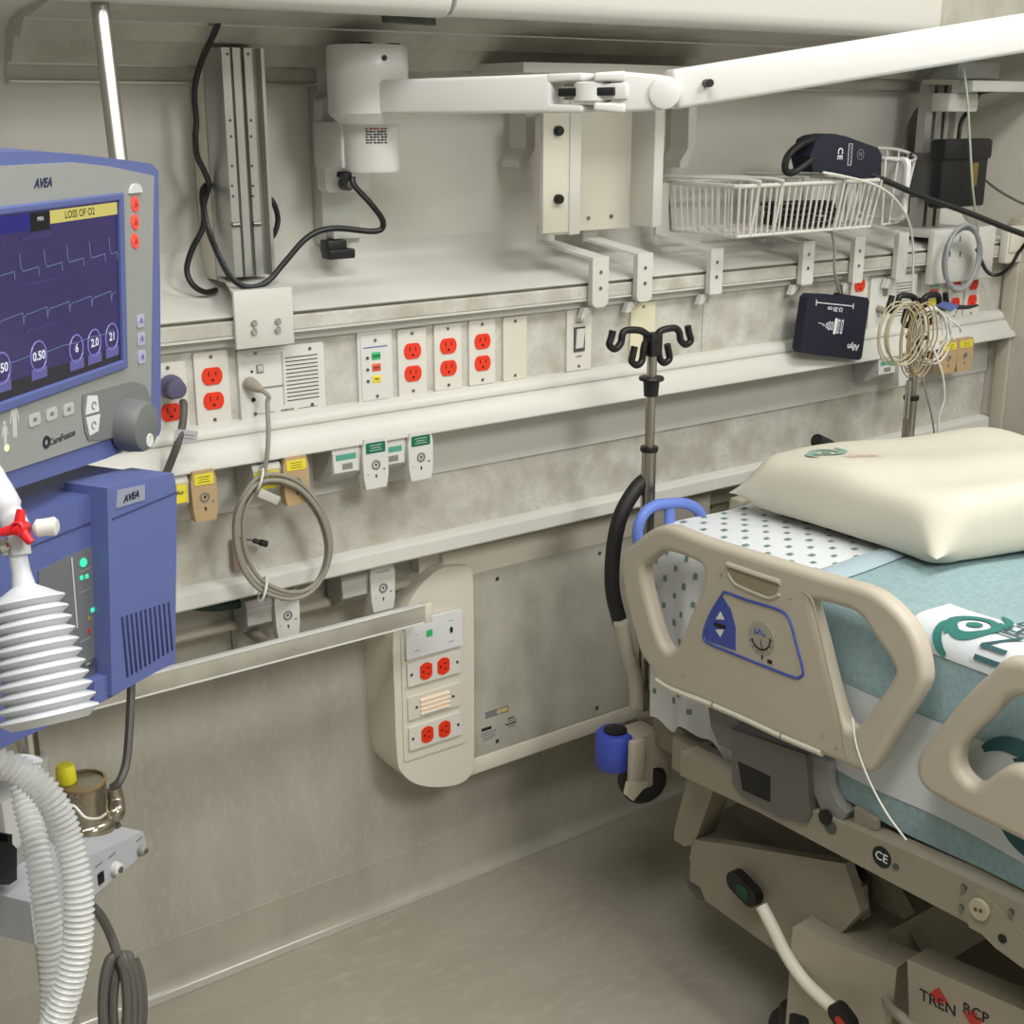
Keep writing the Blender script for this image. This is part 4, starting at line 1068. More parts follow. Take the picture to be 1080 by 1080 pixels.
# side rail
def rail_pts(): 
    return [(-.56, .452), (-.56, .498), (-.74, .510), (-.985, .531), (-1.14, .543), (-1.24, .548), (-1.24, .485), (-1.14, .476), (-.985, .472), (-.74, .466)]
for s, x0 in ((1, 1.43), (-1, 2 * XC - 1.43)):
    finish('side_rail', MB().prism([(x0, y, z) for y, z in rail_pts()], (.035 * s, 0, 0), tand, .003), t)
    finish('side_rail', MB().prism([(x0 + .012 * s, y, z) for y, z in ((-1.10, .475), (-1.10, .54), (-1.9, .56), (-2.3, .56), (-2.3, .50), (-1.9, .49))], (.035 * s, 0, 0), tand, .003), t)
    # deck frame under the mattress
    finish('deck_rail', MB().box2((x0 + .085 * s, -.44, .545), (x0 + .12 * s, -2.3, .598), mat('deck_gray', '6c675c', .5), .003), t)
finish('deck_panel', MB().box2((1.50, -.44, .575), (2.37, -2.3, .598), tand, .003), t)
finish('head_crossbar', MB().box2((1.475, -.54, .42), (2.395, -.49, .485), tand, .004), t)
# bent link at the rail
lk = [(1012, 945), (1032, 938), (1050, 955), (1080, 985), (1080, 1022), (1050, 1000), (1035, 985), (1022, 978)]
finish('pivot_link', MB().prism([Wx(a, b, 1.428) for a, b in lk], (.012, 0, 0), tand, .002), t)
q = Wx(1033, 959, 1.425); finish('pivot_cap', MB().cyl(q + Vector((.003, 0, 0)), q - Vector((.003, 0, 0)), .0155, mat('putty_cap', 'a8a087', .5), 24, .001).cyl(q - Vector((.0028, .004, -.001)), q - Vector((.0036, .004, -.001)), .003, dgray, 8).cyl(q - Vector((.0028, -.004, .001)), q - Vector((.0036, -.004, .001)), .003, dgray, 8), t)
for a, b in ((1016, 936), (1014, 957), (1066, 962)): 
    q = Wx(a, b, 1.427); finish('bolt', MB().cyl(q + Vector((.004, 0, 0)), q - Vector((.003, 0, 0)), .0042, screwm, 8), t)
q = Wx(1057, 990, 1.427); finish('slot_hole', MB().cyl(q + Vector((.004, 0, 0)), q - Vector((.0006, 0, 0)), .0065, darkhole, 12), t)
q = Wx(945, 914, 1.4295); finish('rivet', MB().cyl(q + Vector((.004, 0, 0)), q - Vector((.002, 0, 0)), .005, dgray, 10), t)
q = Wx(930, 904, 1.4295)
MR = GM.copy(); MR.translation = q
mb = MB(MR).lathe([(0, -.001), (.0165, -.001), (.0165, .0006), (0, .0006)], black, (0, 0, 0), (0, 0, 1), 32).text('CE', .019, whiteink, Matrix.Translation((0, 0, .0008)), ext=.0003)
finish('round_label', mb, t)
q = Wx(876, 872, 1.43); finish('latch_hole', MB().cyl(q + Vector((.004, 0, 0)), q - Vector((.001, 0, 0)), .012, dgray, 14).cyl(q - Vector((-.002, -.01, -.012)), q - Vector((.004, -.01, -.012)), .012, black, 14), t)
# grey guard mechanism
gm = [(771, 769), (822, 786), (850, 796), (855, 860), (850, 868), (822, 862), (781, 839), (772, 825)]
xg = 1.425
finish('guard_mechanism', MB().prism([Wx(a, b, xg) for a, b in gm], (.05, 0, 0), mat('mech_gray', '5f5e5a', .5), .006), t)
finish('mechanism_window', MB().prism([Wx(a, b, xg - .001) for a, b in ((778, 803), (812, 819), (812, 846), (783, 833))], (.003, 0, 0), black, .001), t)
finish('mechanism_arm', MB().prism([Wx(a, b, xg + .012) for a, b in ((747, 745), (764, 750), (772, 770), (771, 792), (758, 785), (750, 768))], (.03, 0, 0), mat('arm_gray', '6e6d68', .5), .004), t)
finish('mechanism_arm', MB().prism([Wx(a, b, xg + .012) for a, b in ((856, 800), (872, 805), (874, 830), (884, 850), (893, 858), (888, 868), (868, 858), (858, 835))], (.03, 0, 0), midgray, .004), t)
finish('rail_tab', MB().prism([Wx(a, b, 1.445) for a, b in ((901, 851), (924, 866), (924, 876), (901, 871))], (.01, 0, 0), tand, .001), t)
# head corners: bracket, blue roller, black wheel, steel socket
for s in (1, -1):
    mx = lambda x: x if s == 1 else 2 * XC - x
    def bx(name, x0, x1, y0, y1, z0, z1, m, bev=.004): return finish(name, MB().box2((mx(x0), y0, z0), (mx(x1), y1, z1), m, bev), t)
    k0 = Wy(672, 800, -.40); k1 = Wy(709, 800, -.40); kt = Wy(690, 772, -.40).z; kb = Wy(690, 829, -.40).z
    bx('corner_bracket', k0.x, k1.x, -.40, -.345, kb, kt, tan)
    bx('frame_link', k1.x - .045, k1.x - .004, -.56, -.39, .415, .475, tand)
    bx('bracket_lip', 1.475, k0.x + .01, -.395, -.345, kt - .022, kt - .006, tan, .003)
    bx('bracket_lip', 1.475, k0.x + .01, -.395, -.345, kb + .004, kb + .018, tan, .003)
    v0 = Wy(668, 784, -.418); v1 = Wy(680, 826, -.418)
    bx('clevis', v0.x, v1.x, -.418, -.402, v1.z, v0.z, tan, .004)
    c_ = (mx(1.462), -.352, 0)
    finish('bumper_roller', MB().lathe([(0, .372), (.033, .372), (.037, .378), (.037, .436), (.033, .442), (.022, .443), (0, .443)], bluer, c_, (0, 0, 1), 32).lathe([(0, .4425), (.022, .4425), (.022, .447), (.012, .450), (0, .450)], black, c_, (0, 0, 1), 20), t)
    wc = Wy(677, 822, -.375)
    finish('wall_wheel', MB().cyl(Vector((mx(wc.x - .008), wc.y - .02, wc.z)), Vector((mx(wc.x + .008), wc.y + .02, wc.z)), .045, blackr, 32, .010), t)
    finish('wheel_fork', MB().prism([(mx(v_.x), v_.y, v_.z) for v_ in (Wy(664, 826, -.425), Wy(661, 839, -.425), Wy(668, 845, -.425), Wy(684, 826, -.425))], (0, .010, 0), tan, .003), t)
    bx('pole_socket', 1.528, 1.592, -.405, -.335, .44, .512, steel, .003)
    hp = [(1.558, -.335, .955), (1.530, -.345, .93), (1.490, -.35, .885), (1.462, -.35, .82), (1.452, -.35, .75), (1.456, -.35, .70), (1.470, -.35, .665)]
    hp = [Wy(a, b, -.345) for a, b in ((684, 505), (672, 514), (655, 543), (647, 580), (646, 622), (655, 660))]
    if s == -1: hp = [Wy(a, b, -.36) for a, b in ((861, 465), (866, 467), (888, 481))] + [Vector((2.22, -.36, .74)), Vector((mx(1.47), -.36, .66))]
    finish('push_handle', MB().tube(spline([(mx(p.x), p.y, p.z) for p in hp] if s == 1 else hp, 6), .0140, blackr, 14), t)
    st = [Wy(a, b, -.36) for a, b in ((655, 656), (661, 685), (670, 715), (672, 745))]
    finish('handle_stem', MB().tube(spline([(mx(p.x), p.y, p.z) for p in st], 4), .014, tan, 12), t)
    cp_ = [(673, 572), (673, 556), (680, 541), (692, 533), (706, 531), (722, 531), (735, 537), (741, 549), (742, 566)]
    dz_ = Vector((0, 0, 0 if s == 1 else -.12))
    cpw = [Wy(a, b, -.415) + dz_ for a, b in cp_]
    finish('release_handle', MB().tube(spline([(mx(p.x), p.y, p.z) for p in cpw], 5), .0098, bluehn, 12).tube([(mx(p.x), p.y, p.z) for p in (Wy(706, 531, -.415) + dz_, Wy(707, 568, -.415) + dz_)], .0115, bluehn, 12, flat=.6), t)
hb = Wy(774, 545, -.395)
finish('headboard', MB().box2((hb.x, -.412, .50), (2 * XC - hb.x, -.378, .862), tan, .008), t)
# leg link, base covers, pedals
finish('support_leg', MB().prism([Wx(a, b, 1.5) for a, b in ((727, 812), (757, 822), (732, 890), (722, 893), (711, 886), (711, 876))], (.05, 0, 0), tand, .004), t)
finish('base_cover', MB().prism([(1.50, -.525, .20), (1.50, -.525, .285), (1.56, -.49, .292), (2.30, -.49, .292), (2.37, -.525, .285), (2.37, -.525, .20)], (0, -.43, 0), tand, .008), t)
finish('base_plate', MB().prism([Wx(a, b, 1.497) for a, b in ((733, 886), (770, 891), (891, 911), (908, 962), (862, 1012), (830, 1012), (744, 950), (727, 905))], (.02, 0, 0), tand, .004), t)
finish('base_deck', MB().prism([(1.60, -.50, .285), (1.66, -.56, .36), (2.2, -.56, .36), (2.27, -.50, .285)], (0, -.34, 0), tand, .006), t)
ul = [Wx(a, b, 1.60) for a, b in ((895, 905), (921, 912), (972, 1004), (915, 1006), (898, 960))]
finish('lift_link', MB().prism(ul, (.03, 0, 0), tand, .004), t)
finish('lift_pad', MB().tube(spline([Wx(a, b, 1.57) for a, b in ((884, 912), (900, 915), (910, 926), (913, 940), (908, 960))], 4), .010, blackr, 8), t)
finish('skirt_bumper', MB().prism([Wx(a, b, 1.51) for a, b in ((724, 913), (733, 912), (738, 924), (745, 932), (745, 950), (736, 948), (727, 938), (722, 926))], (.06, 0, 0), mat('bumper_gray', '5d5a52', .5), .004), t)
tp = [Wz(a, b, .285) for a, b in ((836, 978), (946, 1021), (970, 1004), (862, 962))]
finish('caster_cover', MB().prism([(p.x, p.y, .075) for p in tp], (0, 0, .21), baseb, .012, 3), t)
br_ = [Wx(a, b, 1.545) for a, b in ((864, 975), (884, 935), (888, 930), (900, 930), (906, 938), (914, 1002))]
finish('pivot_bracket', MB().prism(br_, (.02, 0, 0), tand, .003), t)
q = Wx(892, 941, 1.54); finish('bolt', MB().cyl(q + Vector((.01, 0, 0)), q - Vector((.006, 0, 0)), .0095, screwm, 12, .002), t)
pb = [Wx(a, b, 1.44) for a, b in ((803, 955), (815, 978), (830, 1008), (848, 1034), (866, 1052), (882, 1066))]
finish('brake_pedal', MB().tube(spline(pb, 5), .011, ivory, 10), t)
pc_ = Wx(784, 937, 1.47)
MP = GM.copy(); MP.translation = pc_
def oval(w, h, an, n=28):
    return [(p[0] * math.cos(an) - p[1] * math.sin(an), p[0] * math.sin(an) + p[1] * math.cos(an)) for p in rrect(w, h, h * .48, 7)]
mb = MB(MP).prism([(x, y, -.012) for x, y in oval(.072, .038, -.30)], (0, 0, .018), black, .004)
finish('pedal_pad', mb, t)
finish('green_insert', MB(MP).prism([(x * 1 + .004, y - .002, .005) for x, y in oval(.030, .022, -.3)], (0, 0, .0025), mat('pedal_green', '15402c', .5), .001), t)
q = Wx(888, 1074, 1.435); MP2 = GM.copy(); MP2.translation = q
finish('pedal_pad', MB(MP2).prism([(x, y, -.012) for x, y in oval(.05, .034, -.5)], (0, 0, .018), black, .004), t)
finish('red_insert', MB(MP2).prism([(x + .003, y - .004, .005) for x, y in oval(.022, .014, -.5)], (0, 0, .0025), redink, .001), t)
for (a, b) in ((848, 1012),):
    q = Wx(a, b, 1.47)
    finish('caster_post', MB().cyl((q.x, q.y, .10), (q.x, q.y, q.z - .0), .018, ivory, 18, .004), t)
    finish('caster_fork', MB().box2((q.x - .022, q.y - .03, .075), (q.x + .022, q.y + .03, .13), black, .008), t)
for cx_, cy_ in ((1.47, Wx(848, 1012, 1.47).y), (2.40, -.9), (1.49, -2.15), (2.38, -2.15)):
    finish('caster_wheel', MB().cyl((cx_ - .016, cy_, .06), (cx_ + .016, cy_, .06), .06, blackr, 28, .008), t)
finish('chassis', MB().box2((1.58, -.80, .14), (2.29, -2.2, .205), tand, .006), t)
finish('chassis_axle', MB().box2((1.48, -.93, .115), (2.40, -.86, .17), tand, .006), t)
finish('chassis_axle', MB().box2((1.48, -2.19, .105), (2.40, -2.10, .17), tand, .006), t)
# panel with TREN / RCP pedals
XT = 1.485
pq = [Wx(a, b, XT) for a, b in ((957, 1012), (1090, 1070), (1090, 1120), (960, 1110))]
finish('pedal_panel', MB().prism(pq, (.05, 0, 0), baseb, .006), t)
dv = (pq[1] - pq[0]).normalized()
def tpp(px, py, off=.001): return Wx(px, py, XT - off)
TM = lambda px, py: frame(tpp(px, py, .0006), (0, -1, .12), (0, 0, 1))
finish('lettering', MB().text('TREN', .026, ink, TM(989, 1058), ext=.0006), t)
finish('lettering', MB().text('RCP', .024, ink, TM(1029, 1069), ext=.0006), t)
for (a, b, up_) in ((990, 1050, 1), (1026, 1075, -1)):
    M = TM(a, b)
    h_ = [(-.018, -.006), (0, .014), (.018, -.006), (.007, -.006), (.007, -.013), (-.007, -.013), (-.007, -.006)]
    if up_ == 1: pts = [(x, y, 0) for x, y in h_]
    else: pts = [(x, -y, 0) for x, y in h_]
    M2 = M @ Matrix.Translation((0, .0 if up_ < 0 else 0, 0)) 
    finish('arrow_mark', MB(M2).prism(pts, (0, 0, .0005), redink), t)
q = Wx(935, 1068, 1.5); 
finish('cable_sleeve', MB().tube(spline([Wx(934, 1052, 1.5), Wx(940, 1064, 1.47), Wx(950, 1072, 1.45), Wx(962, 1085, 1.44)], 4), .008, cableg, 10), t)

# ------------------------------------------------------------------ mattress and linen
SOFT_Z = .852
def sect(s, y, off=0.0):
    L = .420; r = .035; a = abs(s); sg = -1 if s < 0 else 1
    if a <= L: x, z = a, SOFT_Z + off
    elif a <= L + r * PI / 2:
        b = (a - L) / r; x, z = L + (r + off) * math.sin(b), SOFT_Z - r + (r + off) * math.cos(b)
    else: x, z = L + r + off, SOFT_Z - r - (a - L - r * PI / 2)
    return Vector((XC + sg * x, y, z))
finish_m = MB().box2((XC - .445, -2.32, .60), (XC + .445, -.425, SOFT_Z - .004), mattm, .045, 5)
solo('mattress', finish_m, 'pale mattress under the dotted sheet and teal blanket on the bed', 'mattress', loc=(XC, -1.37, .6))
t = thing('fitted_sheet', 'white cotton sheet with small green squares over the head of the mattress', 'sheet', (XC, -.6, .52))
rnd = random.Random(3)
yA, yB = -.418, -.80
def hemz(y): return .40 + .012 * math.sin(y * 60) + .02 * max(0, (-.5 - y) * 2)
SL = .420 + .055
def sheetp(s, y, off=.002):
    side = max(0, abs(s) - SL)
    if y > yA - .04:        # round over the head end
        pass
    w = side * 1.0
    p = sect(s, y, off)
    if side > 0:
        p.x += (-1 if s < 0 else 1) * (-.010 * w / .3 + (.007 * math.sin(y * 48 + 1.2) + .004 * math.sin(y * 95)) * min(1, w / .18)) * 1.0
        p.x += (-1 if s < 0 else 1) * .006 * min(1, w / .1)
    else:
        p.z += .0015 * math.sin(s * 31 + y * 13) 
    return p
def s_end(y):   # arc length where the hem hangs
    return SL + .318 + .012 * math.sin(y * 38) + .008 * math.sin(y * 91 + 1)
mb = MB()
def sf(u, v):
    y = yA + (yB - yA) * v
    s = -s_end(y) + 2 * s_end(y) * u
    return sheetp(s, y)
cot = mat('white_cotton', 'cfd2d4', .85, bump=.2, bscale=700)
mb.grid(sf, 90, 40, cot)
# head end fall
def hf(u, v):
    s = -.44 + .88 * u; L = .03 * PI / 2; d = v * .22
    if d < L: b = d / .03; return Vector((XC + s, yA + .03 * math.sin(b) - .0, SOFT_Z + .002 - .03 + .03 * math.cos(b)))
    return Vector((XC + s, yA + .03 + .004 * math.sin(s * 40), SOFT_Z - .028 - (d - L)))
dotm = mat('sheet_green_square', '6d877c', .85)
sp = .050
j = 0; y = yA - .012
while y > yB + .01:
    s = -SL - .27 + (sp / 2 if j % 2 else 0)
    while s < .42:
        if abs(s) < s_end(y) - .012:
            d = .0050 if (j + int(s * 100)) % 3 else .0058
            quad = [sheetp(s + a * d, y + b * d, .0032) for a, b in ((-1, -.8), (1, -.8), (1, .8), (-1, .8))]
            mb.poly(quad, dotm)
        s += sp
    j += 1; y -= sp * .5
finish('sheet_cloth', mb, t)
# blanket
YB0, YB1 = -.745, -2.25
t = thing('blanket', 'teal gray hospital blanket with pale printed panels spread over the bed', 'blanket', (XC, -1.5, .53))
SB_ = .405 + .0707 + .272
def blk(s, y, off=.007):
    p = sect(s, y, off); side = max(0, abs(s) - SL); sg = -1 if s < 0 else 1
    p.x += sg * (.012 * min(1, side / .08) + .005 * math.sin(y * 21 + 2) * min(1, side / .15))
    if side == 0: p.z += (.0025 * math.sin(s * 17 + y * 9) + .002 * math.sin(y * 31 - s * 11)) * (1 - min(1, abs(s) / SL) ** 4)
    return p
def bf(u, v):
    y = YB0 + (YB1 - YB0) * v - .03 * math.sin(PI * u) * 0
    e = SB_ + .006 * math.sin(y * 17)
    s = -e + 2 * e * u
    y2 = y + (.028 * (1 - v)) * (s / .45 if abs(s) < .45 else (1 if s > 0 else -1)) * .6
    return blk(s, y2)
mb = MB().grid(bf, 180, 150, blanket)
_o = blk
def bf2(u, v):
    q = bf(u, v); c = Vector((XC, q.y, .5)); return q + (c - q).normalized() * .004
mb.grid(bf2, 60, 40, blanket)
finish('blanket_cloth', mb, t)
def hemf(u, v):
    s = -.49 + .98 * u; y = YB0 + .015 - .05 * v + (s / .45) * .017
    p = blk(s, y, .0095 + .004 * math.sin(PI * v)); return p
finish('folded_hem', MB().grid(hemf, 60, 6, hemm), t)
def dec(mb, pts2, m, off=.0088):
    """polygon given in (s, y) laid on the blanket"""
    vs = [mb.bm.verts.new(blk(s, y, off)) for s, y in pts2]; mb.bm.faces.new(vs); mb._fin(vs, m)
def decgrid(mb, s0, s1, y0, y1, m, off, n=24, k=24):
    mb.grid(lambda u, v: blk(s0 + (s1 - s0) * u, y0 + (y1 - y0) * v, off), k, n, m)
# side panel: pale band hanging on the near side
mb = MB(); decgrid(mb, -(SL + .085), -(SL + .228), -.80, -2.0, patchm, .0088, 240, 30)
finish('printed_panel', mb, t)
mb = MB(); decgrid(mb, -.36, -.47, -.955, -1.22, patchm, .0085, 90, 60)
finish('printed_panel', mb, t)
def band(mb, cs, w, m, off, tr):
    """ribbon following points cs (2-D logo units) of half widths w, mapped by tr to (s, y)"""
    n = len(cs); L = []; R = []
    for i in range(n):
        a = Vector(cs[max(i - 1, 0)]); b = Vector(cs[min(i + 1, n - 1)]); d = (b - a)
        d = d.normalized() if d.length else Vector((1, 0)); nn = Vector((-d.y, d.x)); c = Vector(cs[i])
        L.append(mb.bm.verts.new(tr(c + nn * w[i], off))); R.append(mb.bm.verts.new(tr(c - nn * w[i], off)))
    for i in range(n - 1): mb.bm.faces.new([L[i], L[i + 1], R[i + 1], R[i]])
    mb._fin(L + R, m)
def emblem(mb, m, tr, off, core=True):
    """two-armed swirl round a plain disc"""
    for rot in (0, PI):
        cs = []; w = []
        for k in range(21):      # half of the ring
            a = rot + math.radians(188 - 190 * k / 20); u = k / 20
            r = .66 - .04 * u; cs.append((r * math.cos(a), r * math.sin(a) * .95)); w.append(.19 - .07 * u)
        band(mb, cs, w, m, off, tr)
        cs = []; w = []
        for k in range(13):      # curled tail
            u = k / 12; a = rot + math.radians(150 + 62 * u); r = .80 + .52 * u - .10 * u * u
            cs.append((r * math.cos(a), r * math.sin(a) * .95)); w.append(.03 + .10 * math.sin(PI * (.12 + .8 * u)))
        band(mb, cs, w, m, off + .0004, tr)
    if core:
        vs = [mb.bm.verts.new(tr(Vector((.24 * math.cos(a), .22 * math.sin(a))), off)) for a in [2 * PI * k / 24 for k in range(24)]]
        mb.bm.faces.new(vs); mb._fin(vs, m)
def place(sc, yc_, size, rot=0):
    c, s_ = math.cos(rot), math.sin(rot)
    return lambda p, off: blk(sc + size * (p.x * c - p.y * s_), yc_ + size * (p.x * s_ + p.y * c), off)
q = Wz(1028, 659, .862)
sL = q.x - XC
mb = MB(); emblem(mb, dteal, place(sL, q.y, .047, -.62), .0104); finish('printed_emblem', mb, t)
c1 = Wz(1042, 684, .862)
def tb(co): return blk(c1.x - XC + .004 + co.x, c1.y + .002 + co.y, .0125)
mb = MB(); mb.text('INER', .058, dteal2, Matrix.Identity(4), align='LEFT', ext=0, fn=tb); finish('printed_letters', mb, t)
q = Wx(1100, 858, 1.475)
s0 = -(SL + (SOFT_Z - .045 - q.z))
mb = MB(); emblem(mb, dteal2, place(s0, q.y, .085, .5), .0108); finish('printed_emblem', mb, t)

# pillow
BL = Wz(776, 524, .885); FL = Wz(990, 578, .905); BR = Wz(1040, 449, .965); FR = FL + (BR - BL)
BL.z = FL.z = BR.z = FR.z = .905
PT = .062
def pil(u, v, sg):
    """u across (left to right), v back to front, both -1..1"""
    pin = 1 - .045 * (1 - abs(u) ** 2.2) * abs(v) ** 3; pin2 = 1 - .045 * (1 - abs(v) ** 2.2) * abs(u) ** 3
    a = (u * pin2 + 1) / 2; b = (v * pin + 1) / 2
    p = BL * (1 - a) * (1 - b) + BR * a * (1 - b) + FL * (1 - a) * b + FR * a * b
    f = max(0, 1 - abs(u) ** 11) ** .34 * max(0, 1 - abs(v) ** 11) ** .34
    e_ = max(0, (abs(u) * abs(v) - .74) / .26); e_ = e_ * e_ * (3 - 2 * e_)
    f *= 1 - .86 * e_
    p = p + (p - (BL + FR) / 2) * .035 * e_
    z = .902 + sg * (.074 if sg > 0 else .040) * f
    if sg > 0: z += f * (.0035 * math.sin(u * 5 + v * 3) + .003 * math.sin(v * 6.5 - u * 2.2 + 1))
    e = max(abs(u), abs(v))
    cr = abs(u) * abs(v)
    z += -.012 * max(0, cr - .72) / .28 + .004 * math.sin(9 * (u + v)) * max(0, cr - .45)
    return Vector((p.x, p.y, z))
t = thing('pillow', 'plump cream pillow with a faded emblem lying at the head of the bed', 'pillow', ((BL.x + FR.x) / 2, (BL.y + FR.y) / 2, .863))
def cl(x): # denser near the edges
    s = x * 2 - 1; return math.copysign(1 - (1 - abs(s)) ** 1.5, s)
mb = MB()
N = 44
for sg in (1, -1): mb.grid(lambda a, b: pil(cl(a), cl(b), sg), N, N, pillowm)
bmesh.ops.remove_doubles(mb.bm, verts=mb.bm.verts[:], dist=.0006)
finish('pillowcase', mb, t)
def ptr(uc, vc, size, rot):
    c, s_ = math.cos(rot), math.sin(rot); lu = (BR - BL).length / 2; lv = (FL - BL).length / 2
    return lambda p, off: pil(uc + size * (p.x * c - p.y * s_) / lu, vc - size * (p.x * s_ + p.y * c) / lv, 1) + Vector((0, 0, off))
mb = MB(); emblem(mb, tealf, ptr(-.66, -.55, .036, 0), .002); finish('printed_emblem', mb, t)
lu = (BR - BL).length / 2; lv = (FL - BL).length / 2
mb = MB(); mb.text('INER', .034, pinkp, Matrix.Identity(4), ext=0, fn=lambda co: pil(-.56 + co.x / lu, -.30 - co.y / lv, 1) + Vector((0, 0, .002))); finish('printed_letters', mb, t)

# ------------------------------------------------------------------ drip poles
yp = -.352
def hk(x, y): return (580 + .2037 * x, 300 + .2037 * y)
base = Wy(680, 752, yp); 
xb0 = Wy(682, 560, yp).x
def pole(label):
    loc = (xb0, yp, .50)
    t = thing('drip_pole', label, 'drip pole', loc)
    top = Wy(683, 352, yp).z; zc = Wy(683, 474, yp).z; zk = Wy(683, 405, yp).z
    finish('lower_tube', MB().cyl((xb0, yp, .47), (xb0, yp, zc), .0130, steel, 20), t)
    finish('upper_tube', MB().cyl((xb0, yp, zc - .02), (xb0, yp, top + .0), .0088, steel, 18), t)
    finish('collar', MB().lathe([(0, -.004), (.0155, -.004), (.0165, 0), (.0155, .005), (.0, .005)], black, (xb0, yp, zc), (0, 0, 1), 22), t)
    finish('lock_collar', MB().lathe([(0, -.022), (.0125, -.022), (.0145, .004), (.0215, .006), (.0225, .009), (.021, .012), (.012, .013), (.0, .013)], black, (xb0, yp, zk), (0, 0, 1), 24), t)
    w = lambda pts: [Vector((Wy(*hk(a, b), yp).x, yp, Wy(*hk(a, b), yp).z)) for a, b in pts]
    x_c = Wy(*hk(517, 310), yp).x
    sh = Vector((xb0 - x_c, 0, 0))
    finish('hook_hub', MB().box(Vector((xb0, yp, Wy(*hk(517, 312), yp).z)), (.0265, .026, .040), black, .004), t)
    for pts in ([(490, 262), (450, 240), (380, 240), (360, 262), (352, 305), (322, 336), (293, 315), (303, 275), (311, 240)],
                [(540, 262), (570, 238), (632, 228), (655, 250), (662, 290), (688, 313), (715, 292), (705, 250), (700, 217)],
                [(480, 300), (470, 340), (462, 395), (438, 420), (410, 402), (415, 365), (424, 322)],
                [(545, 300), (548, 350), (556, 390), (578, 408), (604, 388), (600, 350), (592, 312)]):
        P = [p + sh for p in w(pts)]
        finish('hook', MB().tube(spline(P, 6), .0062, black, 10), t)
    return t
P1 = pole('chrome drip pole with black hooks near the beige bed guard with the dial')
dx2 = Wy(967, 310, yp).x - Wy(683, 352, yp).x
P2 = dup(P1, Vector(P1.location) + Vector((dx2, 0, .0)), 'far drip pole draped with cable bundles, rising behind the pillow')
mb = MB().cyl((xb0 + dx2 - .028, yp - .012, Wy(955, 440, yp).z), (xb0 + dx2 - .028, yp - .012, Wy(955, 400, yp).z), .006, chrome, 12, .001)
o_ = solo('pole_clip', mb, 'small chrome clip beside the far drip pole', 'clip')
xp2 = xb0 + dx2
# cable bundle on the far pole
zh = Wy(965, 335, yp).z
tb_ = 0
rr = random.Random(11)
def loopc(cx_, cz_, rx, rz, n, m, label, y=-.39, tw=0.0, r=.0016):
    pts = []
    for k in range(n):
        for j in range(16):
            a = 2 * PI * j / 16 + tw
            pts.append(Vector((cx_ + (rx + .004 * math.sin(k * 2.1)) * math.cos(a) + .004 * k, y - .004 * k - .01 * math.cos(a), cz_ + (rz + .005 * math.cos(k * 1.7)) * math.sin(a))))
    return solo('lead_coil', MB().tube(spline(pts, 2), r, m, 6), label, 'cable coil')
c1 = Wy(944, 352, -.39); loopc(c1.x, c1.z, .040, .058, 5, cablet, 'beige lead cable coiled on the left of the far drip pole')
c1 = Wy(962, 358, -.40); loopc(c1.x, c1.z, .024, .070, 5, mat('tan_lead', 'a08f6c', .5), 'tan lead cable coil hanging on the front of the far drip pole', y=-.40)
c1 = Wy(981, 356, -.39); loopc(c1.x, c1.z, .034, .052, 4, cablew, 'white lead cable coil on the right of the far drip pole', y=-.385)
for k, (px, py) in enumerate(((1008, 326), (1012, 345), (1003, 352))):
    cable('lead_wire', [Wy(970, 330, -.385), Wy(985, 326 - k, -.40), Wy(998, 330 + k * 4, -.40), Wy(px, py, -.395), Wy(px + 1, py + 5, -.39)], .0024, cablew, ['topmost white lead wire fanning right from the far drip pole', 'middle white lead wire fanning right from the far drip pole', 'lowest white lead wire fanning right from the far drip pole'][k])
t = thing('sensor_clip', 'blue and dark sensor clip resting on the cables right of the far drip pole', 'sensor clip', Wy(1008, 322, -.40))
finish('clip_body', MB().prism([Wy(a, b, -.41) for a, b in ((994, 324), (1003, 319), (1012, 323), (1004, 328))], (0, .018, 0), mat('clip_blue', '51619a', .45), .003), t)
finish('clip_tail', MB().tube([Wy(1010, 324, -.40), Wy(1022, 324, -.40), Wy(1031, 322, -.40)], [.005, .004, .0025], ink, 8), t)
cable('lead_wire', [Wy(975, 325, -.385), Wy(978, 350, -.40), Wy(987, 375, -.41), Wy(994, 395, -.41), Wy(996, 420, -.40), Wy(990, 440, -.39), Wy(989, 462, -.38)], .0024, cablew, 'long white lead wire hanging down right of the far drip pole')
cable('lead_wire', [Wy(970, 370, -.39), Wy(973, 395, -.40), Wy(977, 415, -.40), Wy(983, 440, -.39), Wy(986, 462, -.38)], .0022, cableg, 'gray lead wire hanging between the far drip pole and the long white wire')
cable('string', [gpl(899, 757, .020), gpl(903, 785, .021), gpl(912, 812, .020), gpl(924, 838, .02), gpl(938, 862, .018), gpl(956, 886, .014)], .0014, cablew, 'thin white string tied to the side guard grip and hanging over the rail', 'string')
# ------------------------------------------------------------------ ventilator
def facing(p0, ang, tilt=0):
    a = math.radians(ang); tl = math.radians(tilt)
    u = Vector((math.cos(a), math.sin(a), 0)); n = Vector((math.sin(a), -math.cos(a), 0)) * math.cos(tl) + Vector((0, 0, math.sin(tl)))
    v = n.cross(u); v = v if v.z > 0 else -v
    return u, v, n
mp = Dp(124, 300, 1.45); mu, mv, mn = facing(mp, 40, -4)
MF = Matrix((mu, mv, mn)).transposed().to_4x4(); MF.translation = mp
def ml(px, py):
    q = onpl(px, py, mp, mn) - mp; return (q.dot(mu), q.dot(mv))
t = VENT = thing('ventilator', 'periwinkle blue ventilator with a lit waveform screen standing at the left', 'ventilator', (.36, -.66, .0))
UL = -.335
top = [ml(*q) for q in ((0, 160), (40, 160), (85, 163), (135, 169), (160, 173), (167, 180))]
bot = [ml(*q) for q in ((170, 452), (168, 459), (157, 465), (111, 484), (11, 517))]
